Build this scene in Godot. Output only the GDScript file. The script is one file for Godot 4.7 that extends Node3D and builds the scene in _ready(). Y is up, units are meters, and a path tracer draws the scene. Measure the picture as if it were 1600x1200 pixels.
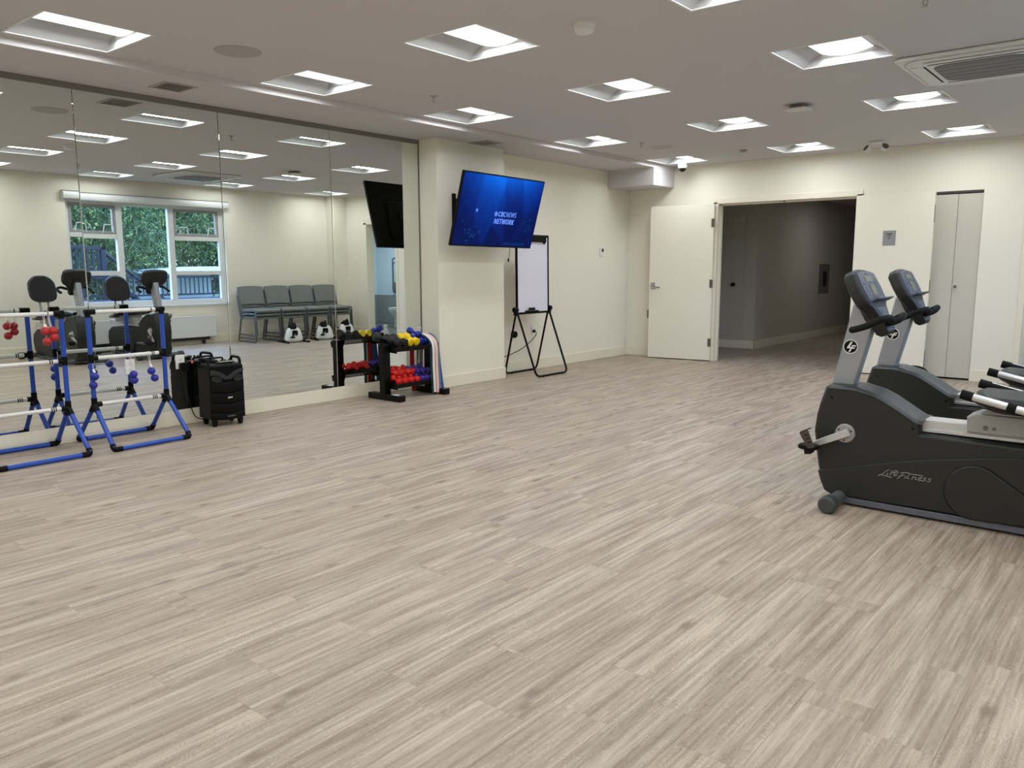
extends Node3D
# A fitness room: mirrored wall on the left, wide back wall with double doors, recumbent bikes on the right.
# World: y up, floor at 0, the mirror wall runs along z at x = -6.3, the back wall along x at z = -10.25.

const MX := -6.30          # mirror face
const BZ := -10.25         # back wall face
const XR := 0.42           # window wall face
const FZ := 2.2            # wall behind the camera
const CY := 2.68           # ceiling
const SY := 2.63           # underside of the lowered ceiling strip along the mirrors
const SX := -5.545         # its edge

var M := {}
var taken := {}
var rng := RandomNumberGenerator.new()

# ------------------------------------------------------------------ mesh building
class MB:
	var v := PackedVector3Array()
	var n := PackedVector3Array()
	var t := PackedVector2Array()

	func tri(a: Vector3, b: Vector3, c: Vector3, na: Vector3, nb: Vector3, nc: Vector3, ua := Vector2.ZERO, ub := Vector2.ZERO, uc := Vector2.ZERO) -> void:
		var cr := (b - a).cross(c - a)
		if cr.length_squared() < 1e-18:
			return
		if cr.dot(na + nb + nc) > 0.0:
			v.append_array([a, c, b]); n.append_array([na, nc, nb]); t.append_array([ua, uc, ub])
		else:
			v.append_array([a, b, c]); n.append_array([na, nb, nc]); t.append_array([ua, ub, uc])

	func quad(a: Vector3, b: Vector3, c: Vector3, d: Vector3, na: Vector3, nb: Vector3, nc: Vector3, nd: Vector3) -> void:
		tri(a, b, c, na, nb, nc)
		tri(a, c, d, na, nc, nd)

	func flat4(a: Vector3, b: Vector3, c: Vector3, d: Vector3, nn: Vector3) -> void:
		quad(a, b, c, d, nn, nn, nn, nn)

	func quad_uv(a: Vector3, b: Vector3, c: Vector3, d: Vector3, nn: Vector3, u: Array) -> void:
		tri(a, b, c, nn, nn, nn, u[0], u[1], u[2])
		tri(a, c, d, nn, nn, nn, u[0], u[2], u[3])

	# chamfered box, size s, centred in xf
	func box(s: Vector3, xf := Transform3D.IDENTITY, r := 0.0) -> void:
		var h := s * 0.5
		r = minf(r, minf(h.x, minf(h.y, h.z)) * 0.95)
		var b := xf.basis
		if r <= 0.0:
			for ax in 3:
				for sg in [-1.0, 1.0]:
					var nn := Vector3.ZERO; nn[ax] = sg
					var p := []
					for q in [[-1, -1], [1, -1], [1, 1], [-1, 1]]:
						var c := Vector3.ZERO
						c[ax] = sg * h[ax]; c[(ax + 1) % 3] = q[0] * h[(ax + 1) % 3]; c[(ax + 2) % 3] = q[1] * h[(ax + 2) % 3]
						p.append(xf * c)
					flat4(p[0], p[1], p[2], p[3], (b * nn).normalized())
			return
		var pt := func(sx: float, sy: float, sz: float, ax: int) -> Vector3:
			var c := Vector3(sx * (h.x - r), sy * (h.y - r), sz * (h.z - r))
			c[ax] = [sx * h.x, sy * h.y, sz * h.z][ax]
			return xf * c
		var nx := [(b * Vector3.RIGHT).normalized(), (b * Vector3.UP).normalized(), (b * Vector3.BACK).normalized()]
		for ax in 3:
			for sg in [-1.0, 1.0]:
				var p := []
				for q in [[-1.0, -1.0], [1.0, -1.0], [1.0, 1.0], [-1.0, 1.0]]:
					var c := [0.0, 0.0, 0.0]
					c[ax] = sg; c[(ax + 1) % 3] = q[0]; c[(ax + 2) % 3] = q[1]
					p.append(pt.call(c[0], c[1], c[2], ax))
				flat4(p[0], p[1], p[2], p[3], nx[ax] * sg)
		for ax in 3:      # edges along axis ax
			var a1 := (ax + 1) % 3
			var a2 := (ax + 2) % 3
			for s1 in [-1.0, 1.0]:
				for s2 in [-1.0, 1.0]:
					var c0 := [0.0, 0.0, 0.0]
					c0[a1] = s1; c0[a2] = s2; c0[ax] = -1.0
					var c1 := c0.duplicate(); c1[ax] = 1.0
					quad(pt.call(c0[0], c0[1], c0[2], a1), pt.call(c1[0], c1[1], c1[2], a1), pt.call(c1[0], c1[1], c1[2], a2), pt.call(c0[0], c0[1], c0[2], a2), nx[a1] * s1, nx[a1] * s1, nx[a2] * s2, nx[a2] * s2)
		for sx in [-1.0, 1.0]:
			for sy in [-1.0, 1.0]:
				for sz in [-1.0, 1.0]:
					tri(pt.call(sx, sy, sz, 0), pt.call(sx, sy, sz, 1), pt.call(sx, sy, sz, 2), nx[0] * sx, nx[1] * sy, nx[2] * sz)

	func bx(lo: Vector3, hi: Vector3, r := 0.0) -> void:
		box(hi - lo, Transform3D(Basis(), (lo + hi) * 0.5), r)

	# turned profile: points (radius, y), round the y axis of xf
	func lathe(p: Array, segs: int, xf := Transform3D.IDENTITY, sharp := 40.0) -> void:
		var b := xf.basis.inverse().transposed()
		for i in p.size() - 1:
			var d: Vector2 = p[i + 1] - p[i]
			if d.length() < 1e-7:
				continue
			var nd := Vector2(d.y, -d.x).normalized()
			var n0 := nd
			var n1 := nd
			if i > 0:
				var e: Vector2 = p[i] - p[i - 1]
				var ne := Vector2(e.y, -e.x).normalized()
				if ne.dot(nd) > cos(deg_to_rad(sharp)): n0 = (ne + nd).normalized()
			if i < p.size() - 2:
				var e2: Vector2 = p[i + 2] - p[i + 1]
				var ne2 := Vector2(e2.y, -e2.x).normalized()
				if ne2.dot(nd) > cos(deg_to_rad(sharp)): n1 = (ne2 + nd).normalized()
			for k in segs:
				var q0 := TAU * k / segs
				var q1 := TAU * (k + 1) / segs
				var u0 := Vector3(cos(q0), 0, sin(q0))
				var u1 := Vector3(cos(q1), 0, sin(q1))
				var f := func(u: Vector3, w: Vector2) -> Vector3: return xf * (u * w.x + Vector3.UP * w.y)
				var g := func(u: Vector3, w: Vector2) -> Vector3: return (b * (u * w.x + Vector3.UP * w.y)).normalized()
				quad(f.call(u0, p[i]), f.call(u1, p[i]), f.call(u1, p[i + 1]), f.call(u0, p[i + 1]), g.call(u0, n0), g.call(u1, n0), g.call(u1, n1), g.call(u0, n1))

	func ball(c: Vector3, r: float, segs := 12, s := Vector3.ONE) -> void:
		var p := []
		for i in 9:
			var a := -PI / 2 + PI * i / 8
			p.append(Vector2(cos(a) * r, sin(a) * r))
		lathe(p, segs, Transform3D(Basis().scaled(s), c), 80.0)

	func cyl(a: Vector3, b: Vector3, r: float, segs := 12, r2 := -1.0) -> void:
		tube([a, b], r, segs, true, r2)

	# round tube along points; r2 >= 0 tapers to it
	func tube(pts: Array, r: float, segs := 10, caps := true, r2 := -1.0, sy := 1.0) -> void:
		if r2 < 0.0: r2 = r
		var rings := []
		var norms := []
		var up := Vector3.UP
		var d0: Vector3 = (pts[1] - pts[0]).normalized()
		if absf(d0.dot(up)) > 0.95: up = Vector3.RIGHT
		var side := d0.cross(up).normalized()
		for i in pts.size():
			var d: Vector3
			if i == 0: d = d0
			elif i == pts.size() - 1: d = (pts[i] - pts[i - 1]).normalized()
			else: d = ((pts[i] - pts[i - 1]).normalized() + (pts[i + 1] - pts[i]).normalized()).normalized()
			side = (side - d * side.dot(d)).normalized()
			var w := side.cross(d).normalized()
			var rr := lerpf(r, r2, float(i) / (pts.size() - 1))
			var ring := PackedVector3Array()
			var nn := PackedVector3Array()
			for k in segs:
				var a := TAU * k / segs
				ring.append(pts[i] + side * cos(a) * rr + w * sin(a) * rr * sy)
				nn.append((side * cos(a) * sy + w * sin(a)).normalized())
			rings.append(ring); norms.append(nn)
		for i in pts.size() - 1:
			for k in segs:
				var k2 := (k + 1) % segs
				quad(rings[i][k], rings[i][k2], rings[i + 1][k2], rings[i + 1][k], norms[i][k], norms[i][k2], norms[i + 1][k2], norms[i + 1][k])
		if caps:
			for e in [0, pts.size() - 1]:
				var d: Vector3 = (pts[0] - pts[1]).normalized() if e == 0 else (pts[e] - pts[e - 1]).normalized()
				for k in range(1, segs - 1):
					tri(rings[e][0], rings[e][k], rings[e][k + 1], d, d, d)

	# polygon in xy of xf, extruded along z (centred), bevelled
	func prism(poly: PackedVector2Array, depth: float, xf := Transform3D.IDENTITY, bev := 0.0, sharp := 42.0) -> void:
		var p := poly
		if Geometry2D.is_polygon_clockwise(p):
			p = p.duplicate(); p.reverse()
		var c := p.size()
		var b := xf.basis.inverse().transposed()
		var en := []
		for i in c:
			var d := p[(i + 1) % c] - p[i]
			en.append(Vector2(d.y, -d.x).normalized())
		var inn := PackedVector2Array()
		for i in c:
			var a: Vector2 = en[(i - 1 + c) % c]
			var m: Vector2 = a + en[i]
			var l := m.length_squared()
			inn.append(p[i] - (m * (2.0 / l) * bev if l > 0.35 else a * bev))
		var h := depth * 0.5
		var zf := (b * Vector3.BACK).normalized()
		var v3 := func(w: Vector2, z: float) -> Vector3: return xf * Vector3(w.x, w.y, z)
		for i in c:
			var j := (i + 1) % c
			var e: Vector2 = en[i]
			var n0: Vector2 = e
			var n1: Vector2 = e
			var pe: Vector2 = en[(i - 1 + c) % c]
			var ne: Vector2 = en[j]
			if pe.dot(e) > cos(deg_to_rad(sharp)): n0 = (pe + e).normalized()
			if ne.dot(e) > cos(deg_to_rad(sharp)): n1 = (ne + e).normalized()
			var m0: Vector3 = (b * Vector3(n0.x, n0.y, 0)).normalized()
			var m1: Vector3 = (b * Vector3(n1.x, n1.y, 0)).normalized()
			quad(v3.call(p[i], -h + bev), v3.call(p[j], -h + bev), v3.call(p[j], h - bev), v3.call(p[i], h - bev), m0, m1, m1, m0)
			if bev > 0.0:
				quad(v3.call(p[i], h - bev), v3.call(p[j], h - bev), v3.call(inn[j], h), v3.call(inn[i], h), m0, m1, zf, zf)
				quad(v3.call(p[i], -h + bev), v3.call(p[j], -h + bev), v3.call(inn[j], -h), v3.call(inn[i], -h), m0, m1, -zf, -zf)
		var f := Geometry2D.triangulate_polygon(inn)
		for k in range(0, f.size(), 3):
			tri(v3.call(inn[f[k]], h), v3.call(inn[f[k + 1]], h), v3.call(inn[f[k + 2]], h), zf, zf, zf)
			tri(v3.call(inn[f[k]], -h), v3.call(inn[f[k + 1]], -h), v3.call(inn[f[k + 2]], -h), -zf, -zf, -zf)

	# rings of equal length, each closed; smooth skin, optional end caps
	func loft(rings: Array, caps := true) -> void:
		var m: int = rings[0].size()
		var c := rings.size()
		var nn := []
		for i in c:
			var row := PackedVector3Array()
			var mid := Vector3.ZERO
			for q in rings[i]: mid += q
			mid /= m
			for k in m:
				var du: Vector3 = rings[i][(k + 1) % m] - rings[i][(k - 1 + m) % m]
				var dv: Vector3 = rings[mini(i + 1, c - 1)][k] - rings[maxi(i - 1, 0)][k]
				var x := du.cross(dv)
				if x.length() < 1e-9: x = rings[i][k] - mid
				x = x.normalized()
				if x.dot(rings[i][k] - mid) < 0.0: x = -x
				row.append(x)
			nn.append(row)
		for i in c - 1:
			for k in m:
				var k2 := (k + 1) % m
				quad(rings[i][k], rings[i][k2], rings[i + 1][k2], rings[i + 1][k], nn[i][k], nn[i][k2], nn[i + 1][k2], nn[i + 1][k])
		if caps:
			for e in [0, c - 1]:
				var mid := Vector3.ZERO
				for q in rings[e]: mid += q
				mid /= m
				var o := Vector3.ZERO
				for q in rings[1 if e == 0 else c - 2]: o += q
				var d := (mid - o / m).normalized()
				for k in m:
					tri(mid, rings[e][k], rings[e][(k + 1) % m], d, d, d)

	# strip of two-sided cloth: rows of points, thickness th
	func sheet(rows: Array, th: float) -> void:
		var a := []
		var c := rows.size()
		var m: int = rows[0].size()
		for i in c:
			var row := PackedVector3Array()
			for k in m:
				var du: Vector3 = rows[i][mini(k + 1, m - 1)] - rows[i][maxi(k - 1, 0)]
				var dv: Vector3 = rows[mini(i + 1, c - 1)][k] - rows[maxi(i - 1, 0)][k]
				row.append(du.cross(dv).normalized())
			a.append(row)
		for i in c - 1:
			for k in m - 1:
				for s in [-0.5, 0.5]:
					var f := func(x: int, y: int) -> Vector3: return rows[x][y] + a[x][y] * th * s
					var g: float = signf(s)
					quad(f.call(i, k), f.call(i, k + 1), f.call(i + 1, k + 1), f.call(i + 1, k), a[i][k] * g, a[i][k + 1] * g, a[i + 1][k + 1] * g, a[i + 1][k] * g)
		for i in c - 1:
			for k in [0, m - 1]:
				var o: Vector3 = (rows[i][k] - rows[i][1 if k == 0 else m - 2]).normalized()
				flat4(rows[i][k] - a[i][k] * th * 0.5, rows[i][k] + a[i][k] * th * 0.5, rows[i + 1][k] + a[i + 1][k] * th * 0.5, rows[i + 1][k] - a[i + 1][k] * th * 0.5, o)
		for k in m - 1:
			for i in [0, c - 1]:
				var o: Vector3 = (rows[i][k] - rows[1 if i == 0 else c - 2][k]).normalized()
				flat4(rows[i][k] - a[i][k] * th * 0.5, rows[i][k] + a[i][k] * th * 0.5, rows[i][k + 1] + a[i][k + 1] * th * 0.5, rows[i][k + 1] - a[i][k + 1] * th * 0.5, o)

	func mesh() -> ArrayMesh:
		var a := []
		a.resize(Mesh.ARRAY_MAX)
		a[Mesh.ARRAY_VERTEX] = v; a[Mesh.ARRAY_NORMAL] = n; a[Mesh.ARRAY_TEX_UV] = t
		var m := ArrayMesh.new()
		m.add_surface_from_arrays(Mesh.PRIMITIVE_TRIANGLES, a)
		return m

func at(x: float, y: float, z: float, rx := 0.0, ry := 0.0, rz := 0.0) -> Transform3D:
	return Transform3D(Basis.from_euler(Vector3(deg_to_rad(rx), deg_to_rad(ry), deg_to_rad(rz))), Vector3(x, y, z))

func rrect(w: float, h: float, r: float, segs := 4) -> PackedVector2Array:
	var p := PackedVector2Array()
	for q in [[1, 1, 0.0], [-1, 1, PI / 2], [-1, -1, PI], [1, -1, PI * 1.5]]:
		for k in segs + 1:
			var a: float = q[2] + PI / 2 * k / segs
			p.append(Vector2(q[0] * (w / 2 - r) + cos(a) * r, q[1] * (h / 2 - r) + sin(a) * r))
	return p

func curve(pts: Array, sub := 6) -> Array:          # Catmull-Rom through the points
	var o := []
	for i in pts.size() - 1:
		var a: Vector3 = pts[maxi(i - 1, 0)]
		var b: Vector3 = pts[i]
		var c: Vector3 = pts[i + 1]
		var d: Vector3 = pts[mini(i + 2, pts.size() - 1)]
		for k in sub:
			o.append(b.cubic_interpolate(c, a, d, float(k) / sub))
	o.append(pts[-1])
	return o

func curve2(pts: Array, sub := 5) -> PackedVector2Array:
	var q := []
	for p in pts: q.append(Vector3(p.x, p.y, 0))
	var o := PackedVector2Array()
	for p in curve(q, sub): o.append(Vector2(p.x, p.y))
	return o

func bend(pts: Array, r: float, k := 4) -> Array:   # polyline with rounded corners
	var o := [pts[0]]
	for i in range(1, pts.size() - 1):
		var a: Vector3 = (pts[i - 1] - pts[i])
		var c: Vector3 = (pts[i + 1] - pts[i])
		var q := minf(r, minf(a.length(), c.length()) * 0.45)
		var s: Vector3 = pts[i] + a.normalized() * q
		var e: Vector3 = pts[i] + c.normalized() * q
		for j in k + 1:
			var u := float(j) / k
			o.append(s.lerp(pts[i], u).lerp(pts[i].lerp(e, u), u))
	o.append(pts[-1])
	return o

func flip2(p: PackedVector2Array) -> PackedVector2Array:
	var o := PackedVector2Array()
	for q in p: o.append(Vector2(-q.x, q.y))
	return o

# lettering: height of capitals h, slanted by k, facing +z, centred
func letters(s: String, h: float, depth: float, k := 0.0, bold := false, stretch := 1.0, face := "Droid Sans") -> ArrayMesh:
	var f := SystemFont.new()
	f.font_names = PackedStringArray([face])
	if bold: f.font_weight = 700
	var tm := TextMesh.new()
	tm.font = f; tm.text = s; tm.font_size = 64; tm.pixel_size = h / 46.0; tm.depth = depth
	var a := tm.get_mesh_arrays()
	var p: PackedVector3Array = a[Mesh.ARRAY_VERTEX]
	for i in p.size():
		p[i] = Vector3((p[i].x + p[i].y * k) * stretch, p[i].y, p[i].z)
	a[Mesh.ARRAY_VERTEX] = p
	var m := ArrayMesh.new()
	m.add_surface_from_arrays(Mesh.PRIMITIVE_TRIANGLES, a)
	return m

# ------------------------------------------------------------------ things and parts
func numbered(s: String) -> String:
	var k: int = taken.get(s, -1) + 1
	taken[s] = k
	return s if k == 0 else "%s_%03d" % [s, k]

func thing(called: String, label: String, category: String, xf := Transform3D.IDENTITY, group := "") -> Node3D:
	var o := Node3D.new()
	o.name = numbered(called)
	add_child(o)
	o.transform = xf
	tag(o, label, category, group)
	return o

func tag(o: Node, label: String, category: String, group := "") -> void:
	o.set_meta("label", label)
	o.set_meta("category", category)
	if group: o.set_meta("group", group)

func obj(called: String, b, m: Material, parent: Node = null, xf := Transform3D.IDENTITY) -> MeshInstance3D:
	var o := MeshInstance3D.new()
	if parent == null:
		o.name = numbered(called); add_child(o)
	else:
		o.name = called; parent.add_child(o, true)
	o.mesh = b if b is Mesh else b.mesh()
	o.material_override = null
	o.set_surface_override_material(0, m)
	o.transform = xf
	o.cast_shadow = GeometryInstance3D.SHADOW_CASTING_SETTING_ON
	return o

func struct(called: String, b, m: Material, parent: Node = null, xf := Transform3D.IDENTITY) -> MeshInstance3D:
	var o := obj(called, b, m, parent, xf)
	if parent == null: o.set_meta("kind", "structure")
	return o

func frame_node(called: String) -> Node3D:
	var o := Node3D.new()
	o.name = numbered(called)
	add_child(o)
	o.set_meta("kind", "structure")
	return o

func dup(root: Node3D, xf: Transform3D, label: String, group := "") -> Node3D:
	var r: Node3D = root.duplicate()
	var base := root.name.rstrip("0123456789").trim_suffix("_") if root.name.right(3).is_valid_int() else String(root.name)
	r.name = numbered(base)
	add_child(r)
	r.transform = xf
	r.set_meta("label", label)
	if group: r.set_meta("group", group)
	return r

func mat(c: Color, rough := 0.6, metal := 0.0, spec := 0.5) -> StandardMaterial3D:
	var m := StandardMaterial3D.new()
	m.albedo_color = c; m.roughness = rough; m.metallic = metal; m.metallic_specular = spec
	return m

func rgb8(r: int, g: int, b: int) -> Color:
	return Color(r / 255.0, g / 255.0, b / 255.0)

func noise(freq: float, seed_: int, oct := 3) -> FastNoiseLite:
	var f := FastNoiseLite.new()
	f.seed = seed_; f.frequency = freq; f.fractal_octaves = oct
	f.noise_type = FastNoiseLite.TYPE_SIMPLEX_SMOOTH
	return f

func relief(m: StandardMaterial3D, freq: float, seed_: int, strength: float, tile: float) -> void:
	var nt := NoiseTexture2D.new()
	nt.width = 256; nt.height = 256; nt.seamless = true; nt.noise = noise(freq, seed_); nt.as_normal_map = true; nt.bump_strength = 4.0
	m.normal_enabled = true; m.normal_texture = nt; m.normal_scale = strength
	m.uv1_triplanar = true; m.uv1_scale = Vector3.ONE / tile

func glow(c: Color, e: float) -> StandardMaterial3D:
	var m := mat(c, 0.5)
	m.emission_enabled = true; m.emission = c; m.emission_energy_multiplier = e
	return m

func _ready() -> void:
	# camera
	var cam := Camera3D.new()
	cam.name = "camera"
	add_child(cam)
	cam.position = Vector3(0, 1.295, 0)
	cam.rotation_degrees = Vector3(-8.338, 39.70, -0.138)
	cam.fov = 2.0 * rad_to_deg(atan(600.0 / 1240.0))
	cam.near = 0.05
	cam.far = 200.0
	cam.current = true
	# daylight outside the window
	var sky := ProceduralSkyMaterial.new()
	sky.sky_top_color = Color(0.50, 0.63, 0.84)
	sky.sky_horizon_color = Color(0.74, 0.84, 0.95)
	sky.ground_bottom_color = Color(0.16, 0.18, 0.17)
	sky.ground_horizon_color = Color(0.45, 0.52, 0.55)
	sky.sky_energy_multiplier = SKY_E
	sky.ground_energy_multiplier = SKY_E * 0.6
	sky.sun_angle_max = 1.0
	var env := Environment.new()
	env.background_mode = Environment.BG_SKY
	env.sky = Sky.new()
	env.sky.sky_material = sky
	env.tonemap_mode = Environment.TONE_MAPPER_LINEAR
	env.tonemap_exposure = EXPOSURE
	env.sdfgi_enabled = true
	env.ssao_enabled = true
	env.ssil_enabled = true
	var we := WorldEnvironment.new()
	we.name = "world_environment"
	we.environment = env
	add_child(we)

	rng.seed = 5
	materials()
	wood()
	shell()
	floor_planks()
	lights()
	mirrors()
	window_side()
	doors()
	outside()
	bathroom()
	ceiling_things()
	bikes()
	ladder_games()
	party_speaker()
	rack()
	television()
	easel()
	wall_things()
	chairs()
	pedal_exercisers()

const SKY_E := 2.9
const EXPOSURE := 1.08
const LAMP_E := 1.0
const LAMP_C := Color(0.955, 0.977, 1.0)

# ------------------------------------------------------------------ materials
func materials() -> void:
	M.wall = mat(Color(0.922, 0.903, 0.838), 0.75); relief(M.wall, 0.09, 3, 0.10, 0.25)
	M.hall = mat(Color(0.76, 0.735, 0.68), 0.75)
	M.ceiling = mat(Color(0.80, 0.785, 0.785), 0.9); relief(M.ceiling, 0.09, 5, 0.08, 0.25)
	M.trim = mat(Color(0.92, 0.895, 0.815), 0.45)
	M.door = mat(Color(0.92, 0.898, 0.825), 0.42); relief(M.door, 0.05, 9, 0.03, 0.4)
	M.closet = mat(Color(0.79, 0.77, 0.71), 0.5)
	M.white = mat(Color(0.87, 0.87, 0.86), 0.4)
	M.whitegloss = mat(Color(0.9, 0.9, 0.9), 0.15)
	M.vinyl = mat(Color(0.88, 0.88, 0.9), 0.35)
	M.mirror = mat(Color(0.905, 0.922, 0.908), 0.0, 1.0)
	M.mirror_edge = mat(Color(0.16, 0.20, 0.18), 0.15, 0.3)
	M.channel = mat(Color(0.47, 0.455, 0.43), 0.4, 0.3)
	M.black = mat(Color(0.028, 0.028, 0.028), 0.45, 0.0, 0.28)
	M.blackmetal = mat(Color(0.03, 0.03, 0.03), 0.35, 0.0, 0.3)
	M.rubber = mat(Color(0.05, 0.05, 0.05), 0.75, 0.0, 0.35)
	M.darkgrey = mat(Color(0.11, 0.115, 0.12), 0.5)
	M.shroud = mat(Color(0.105, 0.112, 0.10), 0.5); relief(M.shroud, 0.2, 13, 0.06, 0.06)
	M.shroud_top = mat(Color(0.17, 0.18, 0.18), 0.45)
	M.foot = mat(Color(0.34, 0.36, 0.37), 0.5)
	M.footcap = mat(Color(0.25, 0.27, 0.27), 0.6)
	M.silver = mat(Color(0.60, 0.61, 0.63), 0.35, 0.35)
	M.alu = mat(Color(0.80, 0.80, 0.80), 0.3, 0.5)
	M.alu2 = mat(Color(0.62, 0.61, 0.60), 0.45, 0.2)
	M.chrome = mat(Color(0.8, 0.8, 0.8), 0.15, 1.0)
	M.steel = mat(Color(0.45, 0.44, 0.42), 0.35, 0.8)
	M.bluetube = mat(rgb8(28, 74, 172), 0.35)
	M.whitetube = mat(Color(0.88, 0.88, 0.86), 0.35)
	M.redball = mat(rgb8(178, 34, 36), 0.4)
	M.blueball = mat(rgb8(34, 44, 150), 0.4)
	M.cord = mat(Color(0.85, 0.85, 0.83), 0.8)
	M.neo_black = mat(Color(0.10, 0.10, 0.10), 0.6)
	M.floorrail = mat(Color(0.42, 0.43, 0.48), 0.35, 0.3)
	M.neo_yellow = mat(rgb8(245, 208, 16), 0.5)
	M.neo_blue = mat(rgb8(20, 44, 150), 0.5)
	M.neo_red = mat(rgb8(214, 32, 28), 0.5)
	M.neo_purple = mat(rgb8(62, 44, 140), 0.5)
	M.fabric = mat(rgb8(122, 126, 124), 0.85); relief(M.fabric, 0.35, 21, 0.3, 0.03)
	M.framegrey = mat(rgb8(96, 98, 100), 0.4, 0.3)
	M.vinylpad = mat(Color(0.13, 0.135, 0.14), 0.42); relief(M.vinylpad, 0.15, 23, 0.08, 0.08)
	M.navy = mat(rgb8(48, 60, 78), 0.4)
	M.navyface = mat(rgb8(46, 60, 82), 0.35)
	M.lcd = mat(rgb8(104, 106, 92), 0.25)
	M.keypad = mat(rgb8(66, 84, 112), 0.4)
	M.board = mat(rgb8(226, 224, 236), 0.3)
	M.signgrey = mat(rgb8(146, 147, 146), 0.4, 0.2)
	M.mesh = mat(rgb8(122, 120, 122), 0.6)
	M.grille = mat(rgb8(174, 168, 162), 0.6)
	M.vent = mat(rgb8(172, 166, 158), 0.5)
	M.slot = mat(Color(0.02, 0.02, 0.02), 0.8)
	M.brown = mat(rgb8(70, 60, 52), 0.6)
	M.panelgrey = mat(rgb8(120, 118, 114), 0.5)
	M.plate = mat(rgb8(236, 234, 228), 0.35)
	M.pink = mat(rgb8(232, 196, 188), 0.6)
	M.bandwhite = mat(rgb8(232, 226, 214), 0.6)
	M.bandgrey = mat(rgb8(110, 116, 120), 0.6)
	M.bandblue = mat(rgb8(36, 78, 150), 0.6)
	M.bandteal = mat(rgb8(20, 84, 92), 0.6)
	M.bandred = mat(rgb8(196, 36, 44), 0.6)
	M.orange = mat(rgb8(230, 96, 50), 0.5)
	M.frost = mat(Color(0.9, 0.9, 0.9), 0.35)
	M.reflector = mat(Color(0.64, 0.64, 0.64), 0.5)
	M.lens = glow(Color(1.0, 0.99, 0.97), 1.6)
	M.porcelain = mat(Color(0.86, 0.87, 0.88), 0.12)
	M.bathwall = mat(rgb8(200, 212, 220), 0.5)
	M.bathtile = mat(rgb8(140, 142, 142), 0.45)
	M.bathfloor = mat(rgb8(86, 84, 82), 0.5)
	M.bark = mat(rgb8(82, 70, 58), 0.9); relief(M.bark, 0.08, 31, 0.6, 0.4)
	M.leaf = mat(Color.WHITE, 0.5); M.leaf.vertex_color_use_as_albedo = true; M.leaf.backlight_enabled = true; M.leaf.backlight = Color(0.30, 0.34, 0.16)
	M.grass = mat(rgb8(64, 84, 46), 0.95); relief(M.grass, 0.2, 33, 0.6, 0.5)
	M.fence = mat(rgb8(16, 26, 44), 0.6)
	M.concrete = mat(rgb8(60, 72, 84), 0.85); relief(M.concrete, 0.1, 35, 0.3, 0.7)
	M.canopy = mat(rgb8(222, 232, 236), 0.5)
	var g := mat(Color(0.75, 0.86, 0.9, 0.015), 0.02)
	g.metallic_specular = 0.28
	g.transparency = BaseMaterial3D.TRANSPARENCY_ALPHA
	M.glass = g

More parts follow.
